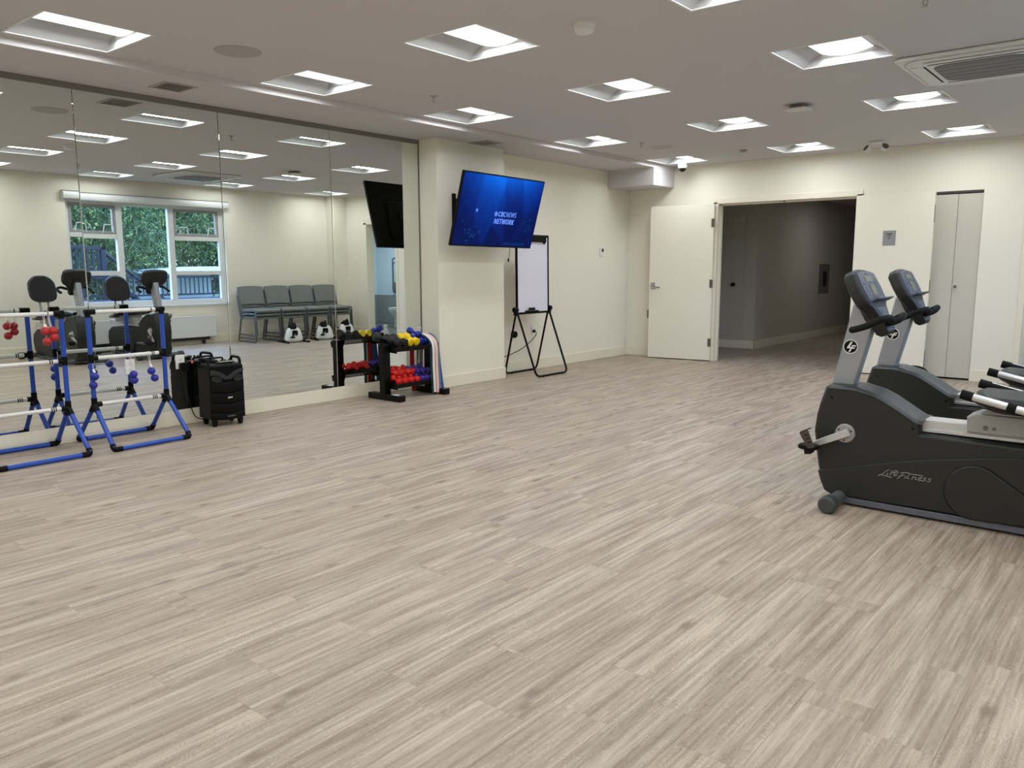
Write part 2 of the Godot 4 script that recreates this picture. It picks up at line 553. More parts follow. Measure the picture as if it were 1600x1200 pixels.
# plank texture: twelve planks side by side, grain along u
func wood() -> void:
	var W := 1024
	var S := 128
	var C := 12
	var H := S * C
	var streak := noise(0.085, 41, 4).get_image(28, H); streak.resize(W, H, Image.INTERPOLATE_CUBIC)
	var fine := noise(0.22, 42, 2).get_image(70, H); fine.resize(W, H, Image.INTERPOLATE_CUBIC)
	var broad := noise(0.012, 43, 2).get_image(128, H); broad.resize(W, H, Image.INTERPOLATE_CUBIC)
	var warp := noise(0.010, 44, 3).get_image(400, H); warp.resize(W, H, Image.INTERPOLATE_CUBIC)
	var pore := noise(0.30, 45, 1).get_image(340, H); pore.resize(W, H, Image.INTERPOLATE_CUBIC)
	var band := noise(0.034, 46, 3).get_image(22, H); band.resize(W, H, Image.INTERPOLATE_CUBIC)
	for im in [band, streak, fine, broad, warp, pore]: im.convert(Image.FORMAT_L8)
	var a := streak.get_data(); var b := fine.get_data(); var c := broad.get_data(); var d := warp.get_data(); var e := pore.get_data()
	var bd := band.get_data()
	var out := PackedByteArray(); out.resize(W * H * 3)
	var hgt := PackedByteArray(); hgt.resize(W * H)
	rng.seed = 77
	var tone := []
	var knots := []
	for k in C:
		tone.append([rng.randf_range(-0.035, 0.035), rng.randf_range(-0.004, 0.004), rng.randf_range(0.2, 0.8)])
		var ks := []
		for q in rng.randi_range(0, 2): ks.append(Vector3(rng.randf_range(80, 940), rng.randf_range(25, 100), rng.randf_range(9, 17)))
		knots.append(ks)
	var dark := Vector3(0.535, 0.478, 0.422)
	var light := Vector3(0.800, 0.752, 0.690)
	for y in H:
		var s := y / S
		var yy := y % S
		var tn = tone[s]
		var ks: Array = knots[s]
		for x in W:
			var i := y * W + x
			var wv := d[i] / 255.0
			var ph := wv * 20.0 + yy * 0.085
			var kd := 0.0
			for q in ks:
				var dx: float = (x - q.x) / (q.z * 2.6)
				var dy: float = (yy - q.y) / q.z
				var r2: float = dx * dx + dy * dy
				if r2 < 16.0:
					var g := exp(-r2 * 0.5)
					ph += g * 2.2
					kd += exp(-r2 * 1.6)
			var ring := 0.5 + 0.5 * sin(ph * 6.2832)
			ring = ring * ring
			var f: float = 0.48 + (a[i] / 255.0 - 0.5) * 0.52 + (b[i] / 255.0 - 0.5) * 0.26 + (bd[i] / 255.0 - 0.5) * 0.54 + (c[i] / 255.0 - 0.5) * 0.40 + tn[0]
			f += (ring - 0.4) * 0.30 * tn[2]
			var po := e[i] / 255.0
			if po > 0.72: f -= (po - 0.72) * 0.9
			f -= kd * 0.55
			f = clampf(f, 0.0, 1.0)
			var col := dark.lerp(light, f)
			out[i * 3] = int(clampf(col.x + tn[1], 0, 1) * 255.0)
			out[i * 3 + 1] = int(clampf(col.y, 0, 1) * 255.0)
			out[i * 3 + 2] = int(clampf(col.z - tn[1], 0, 1) * 255.0)
			hgt[i] = int(f * 255.0)
	var m := mat(Color.WHITE, 0.46, 0.0, 0.42)
	m.albedo_texture = ImageTexture.create_from_image(Image.create_from_data(W, H, false, Image.FORMAT_RGB8, out))
	m.heightmap_enabled = true
	m.heightmap_scale = 0.03
	m.heightmap_texture = ImageTexture.create_from_image(Image.create_from_data(W, H, false, Image.FORMAT_L8, hgt))
	M.wood = m
	for k in 3:
		var mm: StandardMaterial3D = m.duplicate()
		mm.albedo_color = [Color(1.0, 0.992, 0.985), Color(0.975, 0.962, 0.952), Color(0.985, 0.982, 0.968)][k]
		M["wood%d" % k] = mm

func plank_mesh(len_: float, w: float, strip: int, u0: float, turned: bool) -> ArrayMesh:
	var b := MB.new()
	var h := 0.005
	var c := 0.0005
	var hx := w / 2 - 0.0001
	var hz := len_ / 2 - 0.0001
	var uv := func(x: float, z: float) -> Vector2:
		var p := (x / w + 0.5)
		var q := u0 + (z / 1.22 + 0.5)
		if turned: p = 1.0 - p; q = 1.0 - q
		return Vector2(q, (strip + 0.01 + 0.98 * p) / 12.0)
	var f := func(p: Vector3, n2: Vector3, q: Vector3, n3: Vector3, r: Vector3, s: Vector3) -> void:
		b.tri(p, q, r, n2, n2, n3, uv.call(p.x, p.z), uv.call(q.x, q.z), uv.call(r.x, r.z))
		b.tri(p, r, s, n2, n3, n3, uv.call(p.x, p.z), uv.call(r.x, r.z), uv.call(s.x, s.z))
	var u := Vector3.UP
	f.call(Vector3(-hx + c, 0, -hz + c), u, Vector3(hx - c, 0, -hz + c), u, Vector3(hx - c, 0, hz - c), Vector3(-hx + c, 0, hz - c))
	for s in [-1.0, 1.0]:
		f.call(Vector3(s * (hx - c), 0, -hz + c), u, Vector3(s * (hx - c), 0, hz - c), Vector3(s, 0, 0), Vector3(s * hx, -c, hz), Vector3(s * hx, -c, -hz))
		f.call(Vector3(-hx + c, 0, s * (hz - c)), u, Vector3(hx - c, 0, s * (hz - c)), Vector3(0, 0, s), Vector3(hx, -c, s * hz), Vector3(-hx, -c, s * hz))
		b.flat4(Vector3(s * hx, -c, -hz), Vector3(s * hx, -c, hz), Vector3(s * hx, -h, hz), Vector3(s * hx, -h, -hz), Vector3(s, 0, 0))
		b.flat4(Vector3(-hx, -c, s * hz), Vector3(hx, -c, s * hz), Vector3(hx, -h, s * hz), Vector3(-hx, -h, s * hz), Vector3(0, 0, s))
	return b.mesh()

func floor_uv(b: MB, x0: float, x1: float, z0: float, z1: float, y: float) -> void:
	var f := func(x: float, z: float) -> Vector2: return Vector2(z / 1.22, x / (0.19 * 12.0))
	b.quad_uv(Vector3(x0, y, z0), Vector3(x1, y, z0), Vector3(x1, y, z1), Vector3(x0, y, z1), Vector3.UP, [f.call(x0, z0), f.call(x1, z0), f.call(x1, z1), f.call(x0, z1)])

# ------------------------------------------------------------------ the room
func shell() -> void:
	var b := MB.new()
	b.bx(Vector3(-6.55, 0, -6.2), Vector3(-6.31, 2.95, FZ + 0.2))
	b.bx(Vector3(-6.55, 0, -10.45), Vector3(-6.28, 2.95, -6.2))
	struct("wall_left", b, M.wall)
	b = MB.new()
	b.bx(Vector3(-6.4, 0, -7.13), Vector3(-6.035, 2.66, -6.05), 0.004)
	struct("wall_column", b, M.wall)
	b = MB.new()     # back wall with its three openings
	for q in [[-6.4, -4.875, 0.0], [-4.875, -3.05, 2.155], [-3.05, -2.22, 0.0], [-2.22, -1.72, 2.14], [-1.72, -1.295, 0.0], [-1.295, -0.42, 2.14], [-0.42, 0.62, 0.0]]:
		b.bx(Vector3(q[0], q[2], BZ - 0.14), Vector3(q[1], 2.95, BZ))
	struct("wall_back", b, M.wall)
	b = MB.new()
	b.bx(Vector3(0.17, 0, BZ - 0.05), Vector3(0.5, 2.7, -9.95), 0.004)
	struct("wall_corner_column", b, M.wall)
	b = MB.new()     # window wall
	b.bx(Vector3(XR, 0, -5.12), Vector3(XR + 0.2, 2.95, FZ + 0.2))
	b.bx(Vector3(XR, 0, -10.4), Vector3(XR + 0.2, 2.95, -7.75))
	b.bx(Vector3(XR, 0, -7.75), Vector3(XR + 0.2, 0.69, -5.12))
	b.bx(Vector3(XR, 2.36, -7.75), Vector3(XR + 0.2, 2.95, -5.12))
	struct("wall_right", b, M.wall)
	b = MB.new()
	b.bx(Vector3(-6.5, 0, FZ), Vector3(XR + 0.2, 2.95, FZ + 0.2))
	struct("wall_front", b, M.wall)
	# ceiling: one sheet with a hole for every light
	b = MB.new()
	var xs := [-5.62, -4.336, -2.69, -1.04, XR + 0.05]
	var zs := [-10.35, -8.57, -6.58, -4.73, -3.02, -1.31, 0.39, FZ + 0.1]
	for i in 4:
		for j in 7:
			var c := lamp_at(i, j)
			var h := 0.300
			var X := [xs[i], c.x - h, c.x + h, xs[i + 1]]
			var Z := [zs[j], c.y - h, c.y + h, zs[j + 1]]
			for p in 3:
				for q in 3:
					if p == 1 and q == 1: continue
					b.flat4(Vector3(X[p], CY, Z[q]), Vector3(X[p + 1], CY, Z[q]), Vector3(X[p + 1], CY, Z[q + 1]), Vector3(X[p], CY, Z[q + 1]), Vector3.DOWN)
	b.bx(Vector3(-6.5, 2.82, -10.4), Vector3(XR + 0.2, 3.0, FZ + 0.2))
	struct("ceiling", b, M.ceiling)
	b = MB.new()
	b.bx(Vector3(-6.45, SY, BZ - 0.05), Vector3(SX, 2.84, FZ + 0.1), 0.003)
	struct("ceiling_bulkhead", b, M.ceiling)
	b = MB.new()
	b.bx(Vector3(-6.4, 2.397, BZ - 0.05), Vector3(SX + 0.002, 2.679, -9.68), 0.003)
	struct("ceiling_boxing", b, M.ceiling)
	# baseboards
	b = MB.new()
	b.bx(Vector3(-6.33, 0, -6.05), Vector3(-6.292, 0.128, FZ), 0.003)
	struct("baseboard_left", b, M.trim)
	b = MB.new()
	b.bx(Vector3(-6.3, 0, BZ), Vector3(-6.266, 0.13, -7.13), 0.003)
	b.bx(Vector3(-6.3, 0, BZ), Vector3(-4.93, 0.13, BZ + 0.014), 0.003)
	struct("baseboard_back", b, M.trim)
	b = MB.new()
	b.bx(Vector3(-6.3, 0, -7.143), Vector3(-6.022, 0.13, -6.037), 0.003)
	struct("baseboard_column", b, M.trim)
	b = MB.new()
	b.bx(Vector3(-2.99, 0, BZ), Vector3(-2.22, 0.13, BZ + 0.014), 0.003)
	b.bx(Vector3(-1.72, 0, BZ), Vector3(-1.312, 0.13, BZ + 0.014), 0.003)
	b.bx(Vector3(-0.36, 0, BZ), Vector3(0.17, 0.13, BZ + 0.014), 0.003)
	struct("baseboard_back", b, M.trim)
	b = MB.new()
	b.bx(Vector3(XR - 0.014, 0, -9.95), Vector3(XR, 0.13, FZ), 0.003)
	b.bx(Vector3(0.156, 0, BZ), Vector3(0.17, 0.13, -9.936), 0.003)
	b.bx(Vector3(0.156, 0, -9.95), Vector3(XR, 0.13, -9.936), 0.003)
	struct("baseboard_right", b, M.trim)
	# the hall beyond the double doors
	b = MB.new()
	b.bx(Vector3(-6.5, 0, -12.4), Vector3(-5.3, 2.6, -12.18))
	b.bx(Vector3(-5.3, 0, -19.0), Vector3(-5.10, 2.6, -12.18), 0.004)
	b.bx(Vector3(-6.6, 0, -12.3), Vector3(-6.4, 2.6, -10.3))
	b.bx(Vector3(-2.75, 0, -19.0), Vector3(-2.55, 2.6, -10.3))
	b.bx(Vector3(-5.2, 0, -19.2), Vector3(-2.55, 2.6, -19.0))
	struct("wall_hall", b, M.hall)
	b = MB.new()
	b.bx(Vector3(-6.5, 2.5, -19.1), Vector3(-2.6, 2.65, -10.38))
	struct("ceiling_hall", b, M.ceiling)
	b = MB.new()
	b.bx(Vector3(-6.4, 0, -12.18), Vector3(-5.088, 0.13, -12.168), 0.003)
	b.bx(Vector3(-5.10, 0, -18.98), Vector3(-5.088, 0.13, -12.168), 0.003)
	struct("baseboard_hall", b, M.trim)

func lamp_at(i: int, j: int) -> Vector2:       # x, z of the ceiling lights, four rows of seven
	var x: float = [-5.152, -3.522, -1.868, -0.21][i]
	var z: float = [[-9.595, -7.585, -5.59, -3.895, -2.18, -0.46, 1.24], [-9.55, -7.57, -5.58, -3.86, -2.15, -0.46, 1.24], [-9.5, -7.53, -5.55, -3.85, -2.12, -0.46, 1.24], [-9.5, -7.5, -5.48, -3.83, -2.12, -0.46, 1.24]][i][j]
	return Vector2(x, z)

func floor_planks() -> void:
	var b := MB.new()
	b.bx(Vector3(-6.5, -0.2, -10.33), Vector3(XR + 0.1, -0.0045, FZ + 0.1))
	floor_uv(b, -6.4, XR + 0.05, -0.42, FZ + 0.05, 0.0)
	floor_uv(b, -6.5, -2.6, -19.1, -10.27, -0.0005)
	var fl := struct("floor", b, M.wood)
	rng.seed = 19
	var w := 0.19
	var full := []
	for k in 24: full.append(plank_mesh(1.22, w, k % 12, rng.randf(), k >= 12))
	var x := -1.33 - w * 27
	while x < XR:
		var x0 := maxf(x, -6.30)
		var x1 := minf(x + w, XR)
		if x1 - x0 > 0.02:
			var z := -0.42 - rng.randf() * 1.22
			var hi := -0.42
			while hi > BZ + 0.01:
				var lo := maxf(z, BZ - 0.02)
				var ln := hi - lo
				if hi - 1.22 < BZ and ln < 0.12: pass
				var whole := absf(ln - 1.22) < 0.001 and x1 - x0 > w - 0.001
				var m: ArrayMesh = full[rng.randi() % 24] if whole else plank_mesh(ln, x1 - x0, rng.randi() % 12, rng.randf(), rng.randf() < 0.5)
				obj("plank", m, M["wood%d" % (rng.randi() % 3)], fl, Transform3D(Basis(), Vector3((x0 + x1) / 2, 0, (hi + lo) / 2)))
				hi = lo
				z = hi - 1.22
		x += w

func make_light() -> Node3D:
	var o := thing("ceiling_light", "recessed square ceiling light", "ceiling light", Transform3D.IDENTITY, "recessed square ceiling lights")
	var b := MB.new()
	for s in [-1.0, 1.0]:
		b.bx(Vector3(-0.312, -0.004, minf(s * 0.312, s * 0.294)), Vector3(0.312, 0.004, maxf(s * 0.312, s * 0.294)), 0.0015)
		b.bx(Vector3(minf(s * 0.312, s * 0.294), -0.004, -0.296), Vector3(maxf(s * 0.312, s * 0.294), 0.004, 0.296), 0.0015)
	obj("frame", b, M.white, o)
	for s in [-1.0, 1.0]:
		b = MB.new()
		var rows := []
		for i in 9:
			var u := i / 8.0
			var x := lerpf(0.297, 0.170, u)
			var y := 0.078 * sin(u * PI / 2)
			rows.append([Vector3(s * x, y, -0.297), Vector3(s * x, y, 0.297)])
		b.sheet(rows, 0.002)
		obj("reflector", b, M.reflector, o)
	for s in [-1.0, 1.0]:
		b = MB.new()
		b.flat4(Vector3(-0.297, 0, s * 0.297), Vector3(0.297, 0, s * 0.297), Vector3(0.297, 0.092, s * 0.295), Vector3(-0.297, 0.092, s * 0.295), Vector3(0, -0.1, -s).normalized())
		obj("end_plate", b, M.reflector, o)
	b = MB.new()
	var lr := []
	for i in 11:
		var x := lerpf(-0.172, 0.172, i / 10.0)
		var y := 0.082 - 0.030 * (1.0 - pow(x / 0.172, 2.0))
		lr.append([Vector3(x, y, -0.294), Vector3(x, y, 0.294)])
	b.sheet(lr, 0.003)
	obj("diffuser", b, M.lens, o)
	var l := AreaLight3D.new()
	l.name = "lamp"
	l.area_size = Vector2(0.31, 0.57)
	l.light_energy = LAMP_E
	l.light_color = LAMP_C
	l.shadow_enabled = true
	l.area_range = 14.0
	l.area_attenuation = 2.0
	l.rotation_degrees = Vector3(-90, 0, 0)
	l.position = Vector3(0, 0.046, 0)
	o.add_child(l)
	return o

func lights() -> void:
	var rows := ["in the row along the mirrors", "in the second row from the mirrors", "in the third row from the mirrors", "in the row along the window wall"]
	var cols := ["first from the back wall", "second from the back wall", "third from the back wall", "fourth from the back wall", "fifth from the back wall", "sixth from the back wall", "seventh from the back wall"]
	var first: Node3D
	for i in 4:
		for j in 7:
			var c := lamp_at(i, j)
			var lab: String = "square ceiling light %s, %s" % [rows[i], cols[j]]
			var xf := Transform3D(Basis(), Vector3(c.x, CY, c.y))
			if first == null:
				first = make_light()
				first.transform = xf
				first.set_meta("label", lab)
			else:
				dup(first, xf, lab, "recessed square ceiling lights behind the photographer" if j >= 5 else "recessed square ceiling lights")

func mirrors() -> void:
	var zs := [-6.036, -4.886, -3.738, -2.585, -1.43, -0.28, 0.87]
	var lab := ["tall mirror panel beside the column, reflecting the washroom door", "tall mirror panel behind the dumbbell rack, reflecting the stacked grey chairs", "tall mirror panel behind the black party speaker, reflecting the window", "tall mirror panel behind the nearer ladder game, reflecting plain wall", "mirror panel outside the frame, the nearer one", "mirror panel outside the frame, the last one"]
	for k in 6:
		var o := thing("wall_mirror", lab[k], "mirror", Transform3D(Basis(), Vector3(MX, 0, (zs[k] + zs[k + 1]) / 2)), "mirror panels out of the photo" if k > 3 else "mirror panels along the wall")
		var w: float = zs[k + 1] - zs[k] - 0.003
		var b := MB.new()
		var h := 2.588 - 0.13
		b.flat4(Vector3(0, 0.13, -w / 2 + 0.003), Vector3(0, 0.13, w / 2 - 0.003), Vector3(0, 2.588, w / 2 - 0.003), Vector3(0, 2.588, -w / 2 + 0.003), Vector3.RIGHT)
		for s in [-1.0, 1.0]:     # polished arris
			b.flat4(Vector3(0, 0.13, s * (w / 2 - 0.003)), Vector3(0, 2.588, s * (w / 2 - 0.003)), Vector3(-0.003, 2.588, s * w / 2), Vector3(-0.003, 0.13, s * w / 2), Vector3(0.7, 0, s * 0.7).normalized())
		var glass := obj("glass", b, M.mirror, o)
		if k == 3: glass.rotation_degrees.z = -0.07
		b = MB.new()
		b.bx(Vector3(-0.009, 0.13, -w / 2), Vector3(-0.0035, 2.588, w / 2))
		obj("backing", b, M.mirror_edge, o)
	var b2 := MB.new()
	b2.bx(Vector3(-6.32, 2.586, -6.05), Vector3(-6.292, 2.632, FZ), 0.002)
	struct("trim_1", b2, M.channel)
	b2 = MB.new()
	b2.bx(Vector3(-6.31, 0.13, -6.05), Vector3(-6.294, 2.59, -6.037), 0.002)
	struct("trim_2", b2, M.channel)

# ------------------------------------------------------------------ window wall (seen in the mirrors)
func window_side() -> void:
	var w := frame_node("window_1")
	w.position = Vector3(XR + 0.13, 0, 0)
	var z0 := -7.75
	var z1 := -5.12
	var b := MB.new()
	b.bx(Vector3(-0.035, 0.69, z0), Vector3(0.035, 0.77, z1), 0.004)
	b.bx(Vector3(-0.035, 2.29, z0), Vector3(0.035, 2.36, z1), 0.004)
	b.bx(Vector3(-0.034, 0.765, z0), Vector3(0.034, 2.295, z0 + 0.07), 0.004)
	b.bx(Vector3(-0.034, 0.765, z1 - 0.07), Vector3(0.034, 2.295, z1), 0.004)
	obj("window_frame", b, M.white, w)
	for z in [-5.95, -6.81]:
		b = MB.new()
		b.bx(Vector3(-0.04, 0.772, z - 0.047), Vector3(0.04, 2.288, z + 0.047), 0.004)
		obj("mullion", b, M.white, w)
	var secs := [[z0 + 0.07, -6.857], [-6.763, -5.997], [-5.903, z1 - 0.07]]
	for k in 3:
		var a: float = secs[k][0]
		var c: float = secs[k][1]
		if k == 1:
			b = MB.new()
			b.bx(Vector3(-0.004, 0.77, a), Vector3(0.004, 2.29, c))
			obj("pane", b, M.glass, w)
			continue
		for y in [1.22, 1.80]:
			b = MB.new()
			b.bx(Vector3(-0.038, y - 0.035, a + 0.001), Vector3(0.038, y + 0.035, c - 0.001), 0.004)
			obj("rail", b, M.white, w)
		for q in [[0.77, 1.185], [1.255, 1.765]]:
			b = MB.new()
			b.bx(Vector3(-0.004, q[0], a), Vector3(0.004, q[1], c))
			obj("pane", b, M.glass, w)
		# awning sash with its two white stays
		b = MB.new()
		var y0 := 1.835
		var y1 := 2.29
		b.bx(Vector3(-0.03, y0, a), Vector3(0.03, y0 + 0.05, c), 0.004)
		b.bx(Vector3(-0.03, y1 - 0.045, a), Vector3(0.03, y1, c), 0.004)
		b.bx(Vector3(-0.029, y0 + 0.048, a), Vector3(0.029, y1 - 0.043, a + 0.05), 0.004)
		b.bx(Vector3(-0.029, y0 + 0.048, c - 0.05), Vector3(0.029, y1 - 0.043, c), 0.004)
		var sash := obj("awning_sash", b, M.alu2, w)
		b = MB.new()
		b.bx(Vector3(-0.004, y0 + 0.05, a + 0.05), Vector3(0.004, y1 - 0.045, c - 0.05))
		obj("pane", b, M.glass, sash)
		for s in [a + 0.13, c - 0.17]:
			b = MB.new()
			b.tube(bend([Vector3(-0.035, y0 + 0.02, s - 0.085), Vector3(-0.06, y0 + 0.15, s - 0.065), Vector3(-0.06, y0 + 0.15, s + 0.065), Vector3(-0.035, y0 + 0.02, s + 0.085)], 0.015), 0.007, 8)
			obj("stay", b, M.white, sash)
	b = MB.new()
	b.bx(Vector3(XR - 0.015, 0.655, -7.77), Vector3(XR + 0.13, 0.69, -5.10), 0.004)
	struct("trim_3", b, M.white)
	var o := thing("roller_blind", "white roller blind cassette across the top of the window, rolled up", "blind", at(XR, 2.33, -6.43))
	b = MB.new()
	b.prism(PackedVector2Array([Vector2(0, 0), Vector2(-0.08, 0.005), Vector2(-0.095, 0.03), Vector2(-0.095, 0.09), Vector2(-0.08, 0.11), Vector2(0, 0.11)]), 2.72, at(0, 0, 0), 0.003)
	obj("cassette", b, M.white, o)
	b = MB.new()
	b.bx(Vector3(-0.09, 0.111, -1.36), Vector3(0, 0.118, 1.36))
	obj("cassette_top", b, M.channel, o)
	b = MB.new()
	for s in [0.0, 0.022]:
		b.tube([Vector3(-0.05, 0.0, -1.31 + s), Vector3(-0.035, -0.85, -1.315 + s * 0.6)], 0.003, 6)
	obj("pull_chain", b, M.white, o)
	o = thing("radiator", "long white panel radiator low on the wall under the window", "radiator", at(XR - 0.035, 0.12, -6.0))
	b = MB.new()
	b.bx(Vector3(-0.095, 0.0, -1.42), Vector3(-0.012, 0.37, 1.42), 0.008)
	obj("cover", b, M.white, o)
	b = MB.new()
	b.bx(Vector3(-0.06, -0.05, -1.3), Vector3(0.0, 0.0, 1.3), 0.004)
	for z in [-1.2, 0.0, 1.2]: b.bx(Vector3(-0.04, -0.12, z - 0.02), Vector3(-0.012, 0.0, z + 0.02))
	obj("pipe_tray", b, M.darkgrey, o)
	for k in 40:
		b = MB.new()
		b.bx(Vector3(-0.085, 0.365, -1.38 + k * 0.07), Vector3(-0.025, 0.3715, -1.345 + k * 0.07))
		obj("grille_slot", b, M.vent, o)

# ------------------------------------------------------------------ doors
func doors() -> void:
	# steel frame of the double doorway
	var b := MB.new()
	b.bx(Vector3(-4.93, 0, BZ - 0.15), Vector3(-4.862, 2.165, BZ + 0.018), 0.003)
	b.bx(Vector3(-3.063, 0, BZ - 0.15), Vector3(-2.995, 2.165, BZ + 0.018), 0.003)
	b.bx(Vector3(-4.93, 2.142, BZ - 0.15), Vector3(-2.995, 2.215, BZ + 0.018), 0.003)
	b.bx(Vector3(-4.87, 0, BZ - 0.10), Vector3(-4.845, 2.15, BZ - 0.06), 0.002)
	b.bx(Vector3(-3.08, 0, BZ - 0.10), Vector3(-3.055, 2.15, BZ - 0.06), 0.002)
	b.bx(Vector3(-4.86, 2.12, BZ - 0.10), Vector3(-3.06, 2.145, BZ - 0.06), 0.002)
	struct("trim_4", b, M.trim)
	b = MB.new()
	b.cyl(Vector3(-3.97, 2.142, BZ - 0.03), Vector3(-3.97, 2.125, BZ - 0.03), 0.012)
	struct("trim_5", b, M.steel)
	# the leaf with the lever, standing open towards the corner
	var d := frame_node("door_1")
	d.transform = at(-4.895, 0.012, BZ + 0.045, 0, 187.5)
	b = MB.new()
	b.bx(Vector3(0, 0, -0.022), Vector3(0.915, 2.13, 0.022), 0.003)
	var leaf := obj("leaf", b, M.door, d)
	for y in [0.25, 1.06, 1.88]:
		b = MB.new()
		b.cyl(Vector3(-0.004, y - 0.055, -0.032), Vector3(-0.004, y + 0.055, -0.032), 0.011, 10)
		b.bx(Vector3(-0.003, y - 0.055, -0.03), Vector3(0.03, y + 0.055, -0.0222))
		obj("hinge", b, M.steel, leaf)
	b = MB.new()
	b.prism(rrect(0.068, 0.10, 0.012), 0.012, at(0.855, 1.02, -0.027), 0.003)
	b.cyl(Vector3(0.855, 1.01, -0.03), Vector3(0.855, 1.01, -0.075), 0.013, 12)
	b.tube(bend([Vector3(0.855, 1.01, -0.07), Vector3(0.80, 1.005, -0.072), Vector3(0.735, 1.0, -0.068)], 0.02), 0.0105, 10)
	b.cyl(Vector3(0.855, 1.055, -0.03), Vector3(0.855, 1.055, -0.042), 0.014, 12)
	obj("lever_handle", b, M.chrome, leaf)
	b = MB.new()
	b.bx(Vector3(0.912, 0.92, -0.015), Vector3(0.9165, 1.12, 0.015))
	obj("latch_plate", b, M.steel, leaf)
	# the other leaf, folded right back against the wall; its outer side shows the room sign
	d = frame_node("door_2")
	d.transform = at(-3.045, 0.012, BZ + 0.062, 0, -2.6)
	b = MB.new()
	b.bx(Vector3(0, 0, -0.022), Vector3(0.868, 2.13, 0.022), 0.003)
	leaf = obj("leaf", b, M.door, d)
	b = MB.new()
	for y in [[0.12, 0.32], [0.98, 1.13], [1.78, 1.98]]:
		b.bx(Vector3(0.865, y[0], -0.012), Vector3(0.8695, y[1], 0.012))
	obj("flush_bolt", b, M.steel, leaf)
	var o := thing("room_sign", "small grey room sign with three short dark lines, fixed to the folded-back door leaf", "sign", at(-2.645, 1.63, BZ + 0.103, 0, -2.6))
	b = MB.new()
	b.prism(rrect(0.143, 0.172, 0.004), 0.006, Transform3D.IDENTITY, 0.001)
	obj("plate", b, M.signgrey, o)
	b = MB.new()
	for q in [[0.046, 0.011, [0.012, 0.010, 0.016, 0.012]], [0.022, 0.008, [0.014, 0.012, 0.014]], [-0.004, 0.010, [0.010, 0.010]]]:   # worn raised print, not readable
		var tot := 0.0
		for e in q[2]: tot += e + 0.0025
		var px := -tot / 2
		for e in q[2]:
			b.bx(Vector3(px, q[0] - q[1] / 2, 0.003), Vector3(px + e, q[0] + q[1] / 2, 0.0042))
			px += e + 0.0025
	obj("print_lines", b, M.black, o)
	# closet with two folding leaves
	d = frame_node("door_3")
	d.transform = at(-2.22, 0, BZ - 0.035)
	b = MB.new()
	b.bx(Vector3(0, 2.115, -0.04), Vector3(0.5, 2.14, 0.03), 0.002)
	obj("track", b, M.brown, d)
	for k in 2:
		b = MB.new()
		b.bx(Vector3(0.004 + k * 0.247, 0.022, -0.018), Vector3(0.249 + k * 0.247, 2.108, 0.016), 0.004)
		leaf = obj("folding_leaf", b, M.closet, d)
		if k == 1:
			b = MB.new()
			b.lathe([Vector2(0, 0.036), Vector2(0.010, 0.035), Vector2(0.0165, 0.027), Vector2(0.0165, 0.022), Vector2(0.010, 0.014), Vector2(0.007, 0.010), Vector2(0.007, 0.0), Vector2(0.013, -0.002)], 16, at(0.285, 1.07, 0.017, 90))
			obj("knob", b, M.steel, leaf)
	b = MB.new()
	b.bx(Vector3(-2.3, 0, -10.95), Vector3(-1.65, 2.3, -10.85))
	b.bx(Vector3(-2.3, 2.2, -10.9), Vector3(-1.65, 2.3, -10.3))
	b.bx(Vector3(-2.32, 0, -10.9), Vector3(-2.23, 2.3, -10.3))
	b.bx(Vector3(-1.71, 0, -10.9), Vector3(-1.62, 2.3, -10.3))
	b.bx(Vector3(-2.3, -0.1, -10.9), Vector3(-1.65, 0.0, -10.28))
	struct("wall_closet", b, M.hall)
	# the hall's own lamp, round the corner of the ceiling
	var hl := thing("ceiling_light", "dim round ceiling light of the hall, out of sight above the doorway", "ceiling light", at(-3.9, 2.5, -14.2))
	b = MB.new()
	b.lathe([Vector2(0, -0.06), Vector2(0.1, -0.055), Vector2(0.15, -0.035), Vector2(0.16, 0)], 24, Transform3D.IDENTITY, 60)
	obj("shade", b, glow(Color(1.0, 0.97, 0.92), 0.8), hl)
	var al := AreaLight3D.new()
	al.name = "lamp"; al.area_size = Vector2(0.28, 0.28); al.light_energy = 0.6; al.light_color = Color(0.98, 0.98, 1.0)
	al.shadow_enabled = true; al.area_range = 12.0; al.area_attenuation = 2.0
	al.rotation_degrees = Vector3(-90, 0, 0); al.position = Vector3(0, -0.065, 0)
	hl.add_child(al)
	# a plain door in the hall, only its knob showing
	d = frame_node("door_4")
	d.transform = at(-6.1, 0.01, -12.175)
	b = MB.new()
	b.bx(Vector3(0, 0, -0.02), Vector3(0.8, 2.1, 0.006), 0.003)
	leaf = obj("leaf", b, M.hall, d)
	b = MB.new()
	b.lathe([Vector2(0, 0.06), Vector2(0.02, 0.057), Vector2(0.028, 0.045), Vector2(0.024, 0.03), Vector2(0.01, 0.022), Vector2(0.01, 0.006), Vector2(0.03, 0.004), Vector2(0.03, 0.0)], 16, at(0.63, 1.01, 0.006, 90))
	obj("knob", b, M.blackmetal, leaf)
	# electrical panel door on the hall wall
	o = thing("electrical_panel", "grey electrical panel door let into the dark hall wall", "electrical panel", at(-5.098, 1.075, -15.33, 0, 90))
	b = MB.new()
	b.box(Vector3(0.56, 0.55, 0.014), at(0, 0, 0), 0.004)
	obj("cover", b, M.panelgrey, o)
	b = MB.new()
	b.box(Vector3(0.2, 0.28, 0.008), at(0.02, 0, 0.009), 0.002)
	obj("breaker_door", b, M.darkgrey, o)

